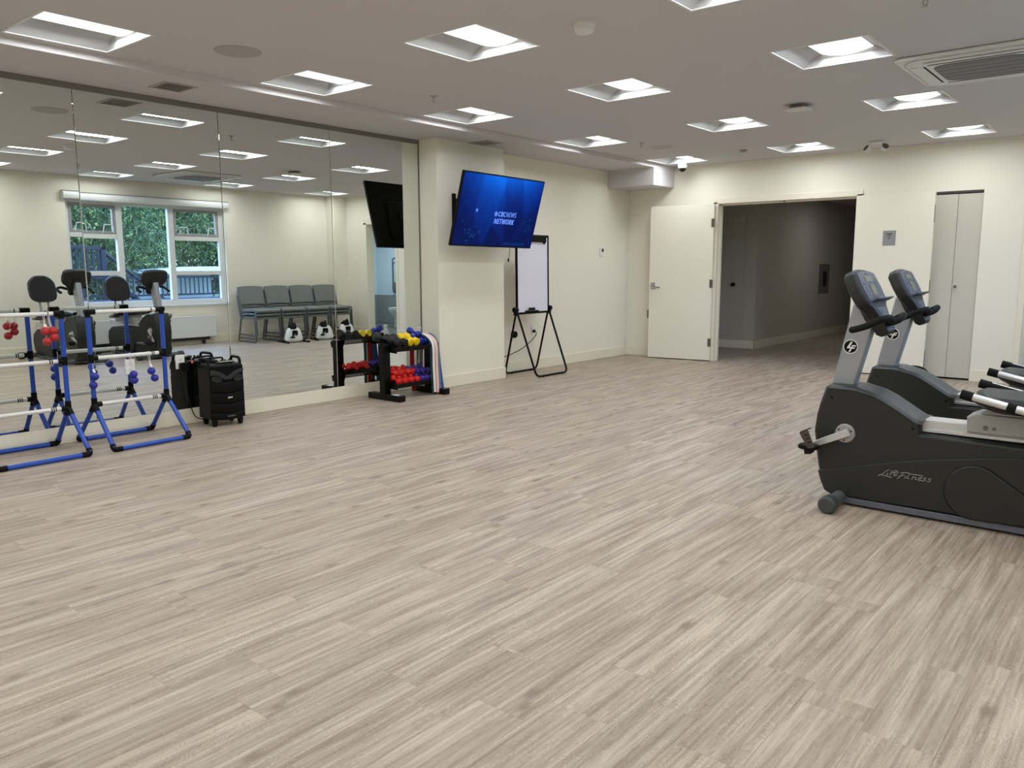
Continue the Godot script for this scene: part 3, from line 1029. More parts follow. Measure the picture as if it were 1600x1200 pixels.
func outside() -> void:
	var b := MB.new()
	b.bx(Vector3(0.62, -0.6, -40), Vector3(40, -0.2, 20))
	struct("ground", b, M.grass)
	# retaining wall and railing
	b = MB.new()
	b.bx(Vector3(5.0, -0.3, -14.0), Vector3(5.3, 0.62, -7.2), 0.01)
	struct("wall_garden", b, M.concrete)
	var o := thing("garden_railing", "dark blue metal railing on the garden wall outside the window", "railing", at(5.15, 0.62, -10.4))
	b = MB.new()
	for y in [0.06, 0.46]: b.bx(Vector3(-0.02, y, -3.2), Vector3(0.02, y + 0.04, 3.2))
	obj("rail", b, M.fence, o)
	for k in 58:
		b = MB.new() if k == 0 else b
		b.bx(Vector3(-0.01, 0.06, -3.16 + k * 0.11), Vector3(0.01, 0.48, -3.14 + k * 0.11))
	var bars := obj("baluster", b, M.fence, o)
	bars.set_meta("kind", "stuff")
	for z in [-3.2, -1.6, 0.0, 1.6, 3.2]:
		b = MB.new()
		b.bx(Vector3(-0.035, 0, z - 0.035), Vector3(0.035, 0.54, z + 0.035), 0.004)
		obj("post", b, M.fence, o)
	# wooden stair landing with slatted guard
	o = thing("stair_landing", "dark blue slatted stair landing among the trees outside", "stairs", at(5.4, 0, -7.2))
	b = MB.new()
	b.bx(Vector3(-0.1, 1.12, -0.6), Vector3(1.2, 1.26, 0.8), 0.01)
	obj("deck", b, M.fence, o)
	for k in 13:
		b = MB.new()
		b.bx(Vector3(-0.08, 1.26, -0.58 + k * 0.112), Vector3(-0.05, 1.72, -0.53 + k * 0.112))
		obj("slat", b, M.fence, o)
	b = MB.new()
	b.bx(Vector3(-0.1, 1.70, -0.62), Vector3(-0.03, 1.76, 0.82), 0.005)
	b.tube([Vector3(-0.06, 1.62, -0.6), Vector3(-0.06, 0.55, -1.9)], 0.04, 8)
	b.tube([Vector3(-0.06, 1.12, -0.6), Vector3(-0.06, 0.05, -1.9)], 0.06, 8)
	obj("handrail", b, M.fence, o)
	b = MB.new()
	for z in [-0.55, 0.75]: b.bx(Vector3(-0.1, -0.2, z - 0.05), Vector3(0.0, 1.76, z + 0.05), 0.005)
	obj("post", b, M.fence, o)
	# white shelter behind the railing
	o = thing("shelter", "low white canopy roof behind the railing outside", "canopy", at(6.75, 0, -10.75))
	b = MB.new()
	b.prism(PackedVector2Array([Vector2(-1.6, 1.18), Vector2(1.6, 1.18), Vector2(1.3, 1.27), Vector2(0, 1.34), Vector2(-1.3, 1.27)]), 1.6, at(0, 0, 0, 0, 90), 0.01)
	obj("roof", b, M.canopy, o)
	for q in [[-0.7, -1.5], [-0.7, 1.5], [0.7, -1.5], [0.7, 1.5]]:
		b = MB.new()
		b.bx(Vector3(q[0] - 0.05, -0.2, q[1] - 0.05), Vector3(q[0] + 0.05, 1.2, q[1] + 0.05), 0.005)
		obj("post", b, M.canopy, o)
	b = MB.new()
	b.bx(Vector3(0.7, 0.1, -0.7), Vector3(0.75, 1.16, 1.45), 0.004)
	obj("side_panel", b, M.canopy, o)
	# trees
	var lf := MB.new()
	for q in [[0.0, 0.0], [2.1, 0.9], [4.2, 1.8]]:
		var bs := Basis.from_euler(Vector3(q[0], q[0] * 1.7, q[1]))
		var p := func(x: float, y: float, z: float) -> Vector3: return bs * Vector3(x, y, z)
		lf.quad(p.call(0, 0, 0), p.call(0.028, 0.055, 0.008), p.call(0, 0.12, 0), p.call(-0.028, 0.055, 0.008), bs.z, bs.z, bs.z, bs.z)
	var leaf := lf.mesh()
	var spots := [[8.2, -8.4, 3.4, 2.0, "broad green tree behind the stair landing outside"], [10.2, -10.9, 4.2, 2.3, "tall green tree filling the middle window pane"], [11.0, -14.3, 3.9, 2.3, "leafy green tree behind the white canopy outside"], [15.2, -11.9, 5.6, 2.8, "tallest tree, far behind the tree in the middle pane"], [9.2, -5.2, 4.4, 2.6, "broad tree outside beyond the near end of the window"], [15.0, -17.6, 5.6, 2.8, "distant tree outside beyond the white canopy"], [14.5, -6.3, 5.8, 2.6, "distant tall tree outside behind the landing"]]
	for s in spots:
		var tr := thing("tree", s[4], "tree", at(s[0], -0.25, s[1]), "trees outside the window")
		var h: float = s[2]
		b = MB.new()
		b.tube(curve([Vector3(0, 0, 0), Vector3(0.05, h * 0.3, 0.04), Vector3(-0.03, h * 0.6, -0.05), Vector3(0.02, h * 0.95, 0)], 4), 0.13, 9, true, 0.03)
		obj("trunk", b, M.bark, tr)
		b = MB.new()
		for k in 9:
			var a := rng.randf() * TAU
			var y0 := h * rng.randf_range(0.25, 0.7)
			var L: float = s[3] * rng.randf_range(0.5, 0.9)
			b.tube(curve([Vector3(0, y0, 0), Vector3(cos(a) * L * 0.5, y0 + L * 0.35, sin(a) * L * 0.5), Vector3(cos(a) * L, y0 + L * 0.55, sin(a) * L)], 3), 0.045, 6, true, 0.012)
		obj("branch", b, M.bark, tr)
		var mm := MultiMesh.new()
		mm.transform_format = MultiMesh.TRANSFORM_3D
		mm.use_colors = true
		mm.mesh = leaf
		var cnt := int(s[3] * s[3] * 5200)
		mm.instance_count = cnt
		for k in cnt:
			var dir := Vector3(rng.randfn(), rng.randfn(), rng.randfn()).normalized()
			var rad := pow(rng.randf(), 0.45)
			var p := Vector3(0, h * 0.72, 0) + dir * Vector3(s[3], h * 0.58, s[3]) * rad
			var lump := sin(p.x * 3.1 + s[0]) * sin(p.y * 2.7) * sin(p.z * 3.3)
			p += dir * lump * 0.25
			var sc := rng.randf_range(0.4, 0.85)
			mm.set_instance_transform(k, Transform3D(Basis.from_euler(Vector3(rng.randf() * TAU, rng.randf() * TAU, rng.randf() * TAU)).scaled(Vector3.ONE * sc), p))
			var g := rng.randf()
			mm.set_instance_color(k, Color(0.045 + 0.22 * g * g * g, 0.095 + 0.25 * g * g * g, 0.025 + 0.04 * g))
		var mi := MultiMeshInstance3D.new()
		mi.name = "foliage"
		mi.multimesh = mm
		mi.material_override = M.leaf
		tr.add_child(mi, true)
		mi.set_meta("kind", "stuff")

func bathroom() -> void:
	var b := MB.new()
	b.bx(Vector3(-1.62, 0, -13.0), Vector3(2.4, 2.6, -12.75))
	b.bx(Vector3(-1.62, 0, -12.8), Vector3(-1.5, 2.6, -10.39))
	b.bx(Vector3(2.2, 0, -12.8), Vector3(2.4, 2.6, -10.3))
	b.bx(Vector3(0.62, 0, -10.5), Vector3(2.4, 2.6, -10.36))
	struct("wall_washroom", b, M.bathwall)
	b = MB.new()
	b.bx(Vector3(-1.5, 0.0, -12.75), Vector3(2.2, 0.66, -12.74), 0.002)
	b.bx(Vector3(2.19, 0.0, -12.75), Vector3(2.2, 0.66, -10.5), 0.002)
	struct("trim_6", b, M.bathtile)
	b = MB.new()
	b.bx(Vector3(-1.62, 2.45, -13.0), Vector3(2.4, 2.6, -10.38))
	struct("ceiling_washroom", b, M.ceiling)
	b = MB.new()
	b.bx(Vector3(-1.62, -0.2, -13.0), Vector3(2.4, 0.0, -10.3))
	struct("floor_washroom", b, M.bathfloor)
	b = MB.new()
	b.bx(Vector3(-0.435, 0, BZ - 0.16), Vector3(-0.36, 2.16, BZ + 0.015), 0.003)
	b.bx(Vector3(-1.312, 0, BZ - 0.16), Vector3(-1.252, 2.16, BZ + 0.015), 0.003)
	b.bx(Vector3(-1.312, 2.125, BZ - 0.16), Vector3(-0.36, 2.2, BZ + 0.015), 0.003)
	struct("trim_7", b, M.trim)
	var d := frame_node("door_5")      # washroom door, swung inwards
	d.transform = at(-1.262, 0.01, BZ - 0.15, 0, 92)
	b = MB.new()
	b.bx(Vector3(0, 0, -0.02), Vector3(0.84, 2.1, 0.02), 0.003)
	var leaf := obj("leaf", b, M.door, d)
	b = MB.new()
	b.bx(Vector3(0.74, 0.95, 0.02), Vector3(0.8, 1.05, 0.028), 0.002)
	b.tube(bend([Vector3(0.77, 1.0, 0.025), Vector3(0.77, 1.0, 0.07), Vector3(0.65, 1.0, 0.07)], 0.02), 0.01, 8)
	obj("lever_handle", b, M.chrome, leaf)
	var l := thing("ceiling_light", "round ceiling light of the washroom, behind the back wall", "ceiling light", at(0.6, 2.45, -11.7))
	b = MB.new()
	b.lathe([Vector2(0, -0.07), Vector2(0.1, -0.062), Vector2(0.15, -0.04), Vector2(0.165, -0.005), Vector2(0.165, 0)], 24, Transform3D.IDENTITY, 60)
	obj("shade", b, glow(Color(0.8, 0.93, 1.0), 1.5), l)
	var al := AreaLight3D.new()
	al.name = "lamp"; al.area_size = Vector2(0.28, 0.28); al.light_energy = 4.5; al.light_color = Color(0.88, 0.96, 1.0)
	al.shadow_enabled = true; al.area_range = 8.0; al.area_attenuation = 2.0
	al.rotation_degrees = Vector3(-90, 0, 0); al.position = Vector3(0, -0.075, 0)
	l.add_child(al)
	# toilet
	var o := thing("toilet", "white toilet in the washroom, seen through its open door", "toilet", at(0.62, 0, -12.1))
	b = MB.new()
	var rings := []
	for q in [[0.0, 0.11, 0.24, 0.0], [0.05, 0.10, 0.22, 0.0], [0.18, 0.10, 0.20, 0.02], [0.26, 0.13, 0.23, 0.05], [0.34, 0.175, 0.27, 0.08], [0.385, 0.19, 0.29, 0.09], [0.40, 0.185, 0.285, 0.09]]:
		var r := PackedVector3Array()
		for k in 20:
			var a := TAU * k / 20
			r.append(Vector3(cos(a) * q[1], q[0], sin(a) * q[2] + q[3]))
		rings.append(r)
	b.loft(rings)
	obj("bowl", b, M.porcelain, o)
	b = MB.new()
	var sr := []
	for y in [0.402, 0.43]:
		var r := PackedVector3Array()
		for k in 20:
			var a := TAU * k / 20
			r.append(Vector3(cos(a) * 0.19, y, sin(a) * 0.27 + 0.10))
		sr.append(r)
	b.loft(sr)
	obj("seat", b, M.whitegloss, o)
	b = MB.new()
	b.bx(Vector3(-0.21, 0.40, -0.42), Vector3(0.21, 0.76, -0.22), 0.03)
	b.bx(Vector3(-0.22, 0.76, -0.43), Vector3(0.22, 0.80, -0.21), 0.012)
	obj("tank", b, M.porcelain, o)
	o = thing("grab_bar", "bent steel grab bar on the pale blue washroom wall beside the toilet", "grab bar", at(1.45, 0, -12.7))
	b = MB.new()
	b.tube(bend([Vector3(-0.07, 0.85, -0.03), Vector3(-0.07, 0.85, 0.05), Vector3(-0.07, 1.52, 0.05), Vector3(0.07, 1.52, 0.05), Vector3(0.07, 0.75, 0.05), Vector3(0.07, 0.75, -0.03)], 0.07, 6), 0.016, 10)
	b.cyl(Vector3(-0.07, 0.95, 0.05), Vector3(0.07, 0.95, 0.05), 0.012)
	obj("bar", b, M.steel, o)
	b = MB.new()
	b.bx(Vector3(-0.12, 0.7, -0.045), Vector3(0.12, 0.95, -0.03), 0.004)
	obj("wall_plate", b, M.steel, o)

# ------------------------------------------------------------------ things on the ceiling
func ceiling_things() -> void:
	var b := MB.new()
	for q in [[-4.79, -3.01, "round ceiling speaker grille, the nearer one, beside the first ceiling lights"], [-4.75, -8.47, "round ceiling speaker grille near the corner boxing, edge-on and pale"]]:
		var o := thing("ceiling_speaker", q[2], "ceiling speaker", at(q[0], CY, q[1]), "round ceiling speakers")
		b = MB.new()
		b.lathe([Vector2(0.148, 0.002), Vector2(0.148, -0.003), Vector2(0.14, -0.006), Vector2(0.132, -0.004)], 40)
		obj("rim", b, M.ceiling if q[1] < -5 else M.grille, o)
		b = MB.new()
		b.lathe([Vector2(0.133, -0.004), Vector2(0.08, -0.0055), Vector2(0.0, -0.006)], 40, Transform3D.IDENTITY, 80)
		obj("grille", b, M.grille, o)
	var o := thing("smoke_detector", "white round smoke detector on the open ceiling between lights", "smoke detector", at(-2.748, CY, -3.967))
	b = MB.new()
	b.lathe([Vector2(0.066, 0.001), Vector2(0.066, -0.016), Vector2(0.062, -0.018), Vector2(0.054, -0.022), Vector2(0.054, -0.030), Vector2(0.058, -0.032), Vector2(0.058, -0.040), Vector2(0.050, -0.05), Vector2(0.0, -0.053)], 32)
	obj("housing", b, M.white, o)
	var spk := thing("sprinkler", "small fire sprinkler head hanging near the row of lights by the mirrors", "sprinkler", at(-4.79, CY, -4.78), "sprinkler heads")
	b = MB.new()
	b.lathe([Vector2(0.032, 0.001), Vector2(0.032, -0.004), Vector2(0.012, -0.006), Vector2(0.008, -0.02), Vector2(0.0, -0.02)], 20)
	obj("escutcheon", b, M.vent, spk)
	b = MB.new()
	for s in [-1.0, 1.0]: b.tube(curve([Vector3(s * 0.006, -0.018, 0), Vector3(s * 0.013, -0.032, 0), Vector3(0, -0.048, 0)], 4), 0.0025, 6)
	b.lathe([Vector2(0, -0.047), Vector2(0.017, -0.048), Vector2(0.017, -0.051), Vector2(0, -0.051)], 14)
	obj("deflector", b, M.vent, spk)
	dup(spk, at(-4.76, CY, -8.02), "small fire sprinkler head near the pale ceiling speaker by the corner boxing", "sprinkler heads")
	dup(spk, at(-1.13, CY, -4.72), "small fire sprinkler head beside the air conditioner cassette", "sprinkler heads")
	o = thing("wireless_access_point", "flat tilted ceiling unit with a dark gap, between third-row lights", "access point", at(-2.645, CY, -7.07))
	b = MB.new()
	b.prism(rrect(0.20, 0.20, 0.03), 0.018, at(0, -0.036, 0, 90 + 4, 0, 0), 0.006)
	obj("cover", b, M.white, o)
	b = MB.new()
	b.bx(Vector3(-0.06, -0.03, -0.06), Vector3(0.06, 0.0, 0.06), 0.004)
	obj("bracket", b, M.panelgrey, o)
	o = thing("heat_detector", "tiny dark-gapped ceiling detector close to the back wall", "detector", at(-4.11, CY, -9.285))
	b = MB.new()
	b.lathe([Vector2(0.045, 0.001), Vector2(0.045, -0.010), Vector2(0.03, -0.014), Vector2(0.03, -0.024), Vector2(0.04, -0.026), Vector2(0.04, -0.030), Vector2(0.0, -0.032)], 24)
	obj("housing", b, M.grille, o)
	o = thing("dome_camera", "white dome security camera with dark glass beside the corner boxing", "security camera", at(-5.25, CY, -9.93))
	b = MB.new()
	b.lathe([Vector2(0.062, 0.001), Vector2(0.062, -0.05), Vector2(0.056, -0.065), Vector2(0.047, -0.069)], 28)
	obj("base", b, M.white, o)
	b = MB.new()
	var pr := []
	for k in 8: pr.append(Vector2(0.047 * cos(PI / 2 * k / 7), -0.069 - 0.047 * sin(PI / 2 * k / 7)))
	b.lathe(pr, 24, Transform3D.IDENTITY, 80)
	obj("dome", b, mat(Color(0.03, 0.03, 0.03), 0.08), o)
	o = thing("emergency_light", "white twin-head emergency light on the ceiling near the back wall", "emergency light", at(-2.70, CY, -9.62).scaled_local(Vector3.ONE * 0.78))
	b = MB.new()
	b.bx(Vector3(-0.08, -0.03, -0.05), Vector3(0.08, 0.0, 0.05), 0.006)
	obj("bracket", b, M.white, o)
	for s in [-1.0, 1.0]:
		b = MB.new()
		b.cyl(Vector3(s * 0.07, -0.025, 0), Vector3(s * 0.10, -0.075, 0.01), 0.009, 8)
		b.lathe([Vector2(0, -0.05), Vector2(0.03, -0.045), Vector2(0.044, -0.01), Vector2(0.05, 0.035), Vector2(0.046, 0.04)], 20, Transform3D(Basis.from_euler(Vector3(deg_to_rad(62), deg_to_rad(s * 38), 0)), Vector3(s * 0.11, -0.105, 0.02)))
		var hd := obj("lamp_head", b, M.white, o)
		b = MB.new()
		b.lathe([Vector2(0.046, 0.038), Vector2(0.02, 0.034), Vector2(0, 0.033)], 20, Transform3D(Basis.from_euler(Vector3(deg_to_rad(62), deg_to_rad(s * 38), 0)), Vector3(s * 0.11, -0.105, 0.02)))
		obj("reflector", b, M.steel, hd)
	# air grilles in the lowered strip
	for q in [[-3.13, "grey air grille in the lowered ceiling strip, above the ladder games"], [-6.63, "grey air grille in the lowered ceiling strip, above the television"]]:
		o = thing("air_grille", q[1], "vent", at(-5.86, SY, q[0]), "ceiling air grilles")
		b = MB.new()
		for s in [-1.0, 1.0]:
			b.bx(Vector3(-0.135, -0.006, s * 0.115 - 0.012), Vector3(0.135, 0.0, s * 0.115 + 0.012), 0.002)
			b.bx(Vector3(s * 0.123 - 0.012, -0.006, -0.11), Vector3(s * 0.123 + 0.012, 0.0, 0.11), 0.002)
		obj("frame", b, M.vent, o)
		for k in 11:
			b = MB.new()
			b.box(Vector3(0.235, 0.0018, 0.017), at(0, -0.003, -0.095 + k * 0.019, 32))
			obj("slat", b, M.vent, o)
		b = MB.new()
		b.bx(Vector3(-0.118, -0.001, -0.108), Vector3(0.118, 0.0005, 0.108))
		obj("duct_opening", b, M.vent, o)
	# ceiling cassette
	o = thing("ceiling_cassette", "square white air conditioner cassette with grey mesh in the ceiling", "air conditioner", at(-1.13, CY, -6.42))
	b = MB.new()
	b.prism(rrect(0.95, 0.95, 0.06), 0.028, at(0, -0.014, 0, 90), 0.012)
	b.prism(rrect(0.86, 0.86, 0.10), 0.02, at(0, -0.034, 0, 90), 0.014)
	obj("panel", b, M.white, o)
	b = MB.new()
	b.prism(rrect(0.56, 0.56, 0.11), 0.008, at(0, -0.046, 0, 90), 0.003)
	var gr := obj("intake_grille", b, M.mesh, o)
	b = MB.new()
	for k in 5: b.bx(Vector3(-0.27, -0.052, -0.22 + k * 0.11), Vector3(0.27, -0.049, -0.212 + k * 0.11))
	obj("grille_rib", b, M.mesh, gr)
	for k in 4:
		var xf := Transform3D(Basis.from_euler(Vector3(0, PI / 2 * k, 0)), Vector3.ZERO)
		b = MB.new()
		b.box(Vector3(0.60, 0.006, 0.075), xf * at(0, -0.045, 0.365, 8), 0.002)
		var lv := obj("louvre", b, M.white, o)
		b = MB.new()
		b.box(Vector3(0.58, 0.003, 0.012), xf * at(0, -0.0445, 0.318))
		obj("outlet_slot", b, M.slot, lv)

# ------------------------------------------------------------------ recumbent bikes
func bikes() -> void:
	# local axes: x towards the seat, z across, origin on the floor under the front foot
	var o := thing("recumbent_bike", "dark recumbent exercise bike, the nearer one, its whole flank in view", "exercise bike", at(0, 0, 0), "recumbent exercise bikes")
	var X0 := -1.31
	var b := MB.new()
	var P := func(x: float, y: float) -> Vector2: return Vector2(x - X0, y)
	# flank shell
	var top := curve2([P.call(-1.235, 0.645), P.call(-1.16, 0.625), P.call(-1.08, 0.583), P.call(-1.0, 0.535), P.call(-0.962, 0.512)], 4)
	var poly := PackedVector2Array([P.call(-1.36, 0.05), P.call(-1.40, 0.065), P.call(-1.425, 0.12), P.call(-1.445, 0.20), P.call(-1.463, 0.30), P.call(-1.470, 0.36), P.call(-1.476, 0.39), P.call(-1.466, 0.49), P.call(-1.45, 0.56), P.call(-1.425, 0.645), P.call(-1.41, 0.655), P.call(-1.28, 0.655)])
	poly.append_array(top)
	poly.append_array(PackedVector2Array([P.call(-0.945, 0.508), P.call(-0.937, 0.448), P.call(-0.30, 0.44), P.call(-0.05, 0.42), P.call(0.06, 0.36), P.call(0.09, 0.25), P.call(0.05, 0.12), P.call(-0.02, 0.06)]))
	b.prism(poly, 0.235, at(0, 0, 0), 0.02)
	var shell_ := obj("shroud", b, M.shroud, o)
	b = MB.new()
	var lowp := PackedVector2Array([P.call(-1.362, 0.052), P.call(-1.40, 0.07), P.call(-1.425, 0.125), P.call(-1.44, 0.172)])
	lowp.append_array(curve2([P.call(-1.436, 0.178), P.call(-1.20, 0.243), P.call(-0.95, 0.308), P.call(-0.70, 0.355), P.call(-0.45, 0.392), P.call(-0.1, 0.40)], 4))
	lowp.append_array(PackedVector2Array([P.call(0.03, 0.35), P.call(0.06, 0.25), P.call(0.03, 0.12), P.call(-0.03, 0.064)]))
	b.prism(lowp, 0.250, at(0, 0, 0), 0.007)
	obj("lower_cover", b, M.shroud, o)
	b = MB.new()
	var bul := PackedVector2Array()
	for k in 20:
		var a := deg_to_rad(48.0 + k * 11.5)
		bul.append(P.call(-0.672 + cos(a) * 0.14, 0.185 + sin(a) * 0.14))
	bul.append_array(PackedVector2Array([P.call(-0.35, 0.055), P.call(-0.30, 0.08), P.call(-0.33, 0.13)]))
	b.prism(bul, 0.276, at(0, 0, 0), 0.012)
	obj("wheel_cover", b, M.shroud, o)
	# lighter rim along the top
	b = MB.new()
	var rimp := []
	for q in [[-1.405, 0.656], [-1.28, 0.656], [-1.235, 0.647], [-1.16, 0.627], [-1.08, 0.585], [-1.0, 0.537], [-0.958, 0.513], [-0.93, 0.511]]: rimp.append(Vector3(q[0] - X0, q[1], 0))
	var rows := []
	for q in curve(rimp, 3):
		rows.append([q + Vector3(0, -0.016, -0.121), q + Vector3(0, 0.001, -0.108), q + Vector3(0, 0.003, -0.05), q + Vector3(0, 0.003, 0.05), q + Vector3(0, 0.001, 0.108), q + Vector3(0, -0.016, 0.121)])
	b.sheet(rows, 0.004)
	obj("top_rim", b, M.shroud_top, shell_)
	for s in [[-1.385, 0.59], [-0.975, 0.47]]:
		for z in [-1.0, 1.0]:
			b = MB.new()
			b.cyl(Vector3(s[0] - X0, s[1], z * 0.114), Vector3(s[0] - X0, s[1], z * 0.1185), 0.007, 10)
			obj("screw", b, M.black, shell_)
	# lettering on both flanks
	var strokes := [[[0.2397,0.2378],[0.2237,0.2267],[0.2043,0.2074],[0.1854,0.1977],[0.1993,0.2049],[0.22,0.2035],[0.2537,0.198]],[[0.2348,0.2221],[0.2278,0.2113],[0.2375,0.2113]],[[0.249,0.2323],[0.2565,0.2346]],[[0.279,0.2395],[0.2665,0.2366],[0.2557,0.2264],[0.2455,0.2064]],[[0.2446,0.2209],[0.2696,0.2287]],[[0.2665,0.2161],[0.2799,0.2248],[0.2825,0.2328],[0.2732,0.2321],[0.2646,0.2194],[0.2645,0.209],[0.2805,0.2151]],[[0.2946,0.2314],[0.3169,0.2357],[0.3393,0.2361]],[[0.3085,0.2309],[0.2959,0.2121],[0.2804,0.1969]],[[0.2884,0.2108],[0.3165,0.2234]],[[0.3241,0.221],[0.3149,0.2084],[0.3237,0.2085]],[[0.3395,0.2333],[0.3273,0.2105],[0.3386,0.2082]],[[0.342,0.2324],[0.3691,0.2328],[0.4034,0.2317]],[[0.3575,0.2225],[0.3489,0.2022]],[[0.3498,0.2074],[0.3602,0.218],[0.3701,0.2186],[0.367,0.2089],[0.3757,0.2077]],[[0.3815,0.2123],[0.3946,0.2183],[0.3961,0.2241],[0.3871,0.2206],[0.3816,0.2114],[0.3844,0.205],[0.3988,0.2097]],[[0.4197,0.2248],[0.4078,0.2214],[0.4068,0.2177],[0.4155,0.2145],[0.4123,0.2085],[0.3991,0.2054]],[[0.4427,0.2233],[0.4307,0.2226],[0.4285,0.2187],[0.4373,0.2142],[0.4353,0.2083],[0.4209,0.2059]]]
	b = MB.new()
	for st in strokes:
		var p3 := []
		for q in st: p3.append(Vector3(q[0] - 0.312, q[1] - 0.216, 0))
		b.tube(curve(p3, 4), 0.0033, 6, true, -1.0, 0.5)
	var word := b.mesh()
	for z in [1.0, -1.0]:
		obj("script_lettering", word, M.alu2, o, Transform3D(Basis.from_euler(Vector3(0, 0.0 if z > 0 else PI, 0)), Vector3(0.312, 0.216, z * 0.1255)))
	# seat rail and carriage
	b = MB.new()
	b.bx(Vector3(-0.965 - X0, 0.455, -0.06), Vector3(0.10 - X0, 0.515, 0.06), 0.006)
	for z in [-1.0, 1.0]: b.bx(Vector3(-0.94 - X0, 0.452, z * 0.066 - 0.008), Vector3(0.08 - X0, 0.47, z * 0.066 + 0.008), 0.003)
	obj("seat_rail", b, M.alu, o)
	b = MB.new()
	b.prism(PackedVector2Array([P.call(-0.735, 0.478), P.call(-0.74, 0.555), P.call(-0.70, 0.575), P.call(-0.40, 0.575), P.call(-0.36, 0.478)]), 0.17, at(0, 0, 0), 0.006)
	b.prism(PackedVector2Array([P.call(-0.66, 0.57), P.call(-0.66, 0.61), P.call(-0.15, 0.61), P.call(-0.05, 0.57), P.call(-0.12, 0.50), P.call(-0.4, 0.52)]), 0.15, at(0, 0, 0), 0.006)
	var car := obj("seat_carriage", b, M.alu2, o)
	b = MB.new()
	for z in [-1.0, 1.0]:
		b.cyl(Vector3(-0.655 - X0, 0.508, z * 0.08), Vector3(-0.655 - X0, 0.508, z * 0.092), 0.011, 12)
		b.cyl(Vector3(-0.618 - X0, 0.508, z * 0.08), Vector3(-0.618 - X0, 0.508, z * 0.09), 0.008, 12)
	obj("bolt", b, M.steel, car)
	# seat pad, back pad
	b = MB.new()
	var rings := []
	for q in [[0.60, 0.92], [0.608, 0.98], [0.635, 1.0], [0.66, 0.97], [0.672, 0.86]]:
		var r := PackedVector3Array()
		for k in 28:
			var a := TAU * k / 28
			var c := cos(a)
			var w := 0.205 - 0.05 * smoothstep(0.2, 1.0, -c)
			r.append(Vector3(-0.47 - X0 + signf(c) * pow(absf(c), 0.6) * 0.25 * q[1], q[0] + 0.02 * c * c, signf(sin(a)) * pow(absf(sin(a)), 0.6) * w * q[1]))
		rings.append(r)
	b.loft(rings)
	obj("seat", b, M.vinylpad, o)
	b = MB.new()
	rings = []
	for q in [[-0.03, 0.92], [-0.022, 0.98], [0.0, 1.0], [0.03, 0.98], [0.042, 0.86]]:
		var r := PackedVector3Array()
		for k in 28:
			var a := TAU * k / 28
			var sn := sin(a)
			var w := 0.185 - 0.05 * smoothstep(0.0, 1.0, sn)
			var y: float = signf(sn) * pow(absf(sn), 0.55) * 0.19 * q[1]
			r.append(Vector3(-0.085 - X0 + q[0] + y * 0.28, 0.995 + y, signf(cos(a)) * pow(absf(cos(a)), 0.6) * w * q[1]))
		rings.append(r)
	b.loft(rings)
	obj("backrest", b, M.vinylpad, o)
	b = MB.new()
	for z in [-1.0, 1.0]:
		b.tube(bend([Vector3(-0.30 - X0, 0.585, z * 0.055), Vector3(-0.17 - X0, 0.585, z * 0.055), Vector3(-0.03 - X0, 1.08, z * 0.055)], 0.08, 5), 0.016, 10)
	obj("backrest_post", b, M.alu2, o)
	# hand grips beside the seat: black cap, pale sensor, black ring, pale sensor
	for z in [-1.0, 1.0]:
		var A := Vector3(-0.735 - X0, 0.685, z * 0.235)
		var B := Vector3(-0.42 - X0, 0.615, z * 0.235)
		var g: Array = [A, A.lerp(B, 0.13), A.lerp(B, 0.58), A.lerp(B, 0.70), B]
		b = MB.new()
		b.tube(bend([g[4], B + Vector3(0.14, -0.035, 0), B + Vector3(0.16, -0.04, -z * 0.15)], 0.05, 4), 0.017, 12)
		var hg := obj("hand_grip", b, M.silver, o)
		var sh := Vector3(0, 0.003, z * 0.0075)
		b = MB.new(); b.cyl(g[1] + sh, g[2] + sh, 0.0185, 16); b.cyl(g[3] + sh, g[4] + sh, 0.0185, 16)
		obj("pulse_sensor", b, M.alu, hg)
		b = MB.new(); b.cyl(g[2], g[3], 0.025, 16); b.tube([A + (A - B).normalized() * 0.012, A, g[1]], 0.0235, 16)
		b.cyl(g[1] + Vector3(0, -0.002, -z * 0.002), g[4] + Vector3(0, -0.002, -z * 0.002), 0.0205, 16)
		obj("grip_cap", b, M.rubber, hg)
	# post
	b = MB.new()
	b.prism(PackedVector2Array([P.call(-1.428, 0.60), P.call(-1.310, 0.60), P.call(-1.215, 1.0), P.call(-1.24, 1.10), P.call(-1.328, 1.10)]), 0.075, at(0, 0, 0), 0.012)
	obj("post", b, M.silver, o)
	for z in [1.0, -1.0]:
		var lx: Transform3D = Transform3D(Basis.from_euler(Vector3(0, 0.0 if z > 0 else PI, 0)), Vector3(-1.328 - X0, 0.866, z * 0.0385)) * Transform3D(Basis().scaled(Vector3(1.12, 1.12, 1)), Vector3.ZERO)
		b = MB.new()
		b.lathe([Vector2(0.0, 0.0015), Vector2(0.030, 0.0015), Vector2(0.0315, 0.0005)], 32, lx * at(0, 0, 0, 90))
		var em := obj("emblem", b, M.black, o)
		b = MB.new()
		b.lathe([Vector2(0.0305, 0.001), Vector2(0.031, 0.003), Vector2(0.0345, 0.003), Vector2(0.035, 0.0)], 36, lx * at(0, 0, 0, 90))
		b.prism(PackedVector2Array([Vector2(0.000, 0.024), Vector2(0.009, 0.024), Vector2(-0.004, -0.002), Vector2(0.003, -0.002), Vector2(0.000, -0.008), Vector2(-0.018, -0.008)]), 0.003, lx * at(0, 0, 0.0015))
		b.prism(PackedVector2Array([Vector2(0.008, 0.008), Vector2(0.027, 0.008), Vector2(0.024, 0.002), Vector2(0.012, 0.002), Vector2(0.010, -0.003), Vector2(0.022, -0.003), Vector2(0.019, -0.009), Vector2(0.007, -0.009), Vector2(-0.001, -0.026), Vector2(-0.009, -0.026)]), 0.003, lx * at(0, 0, 0.0015))
		obj("emblem_letters", b, M.whitetube, em)
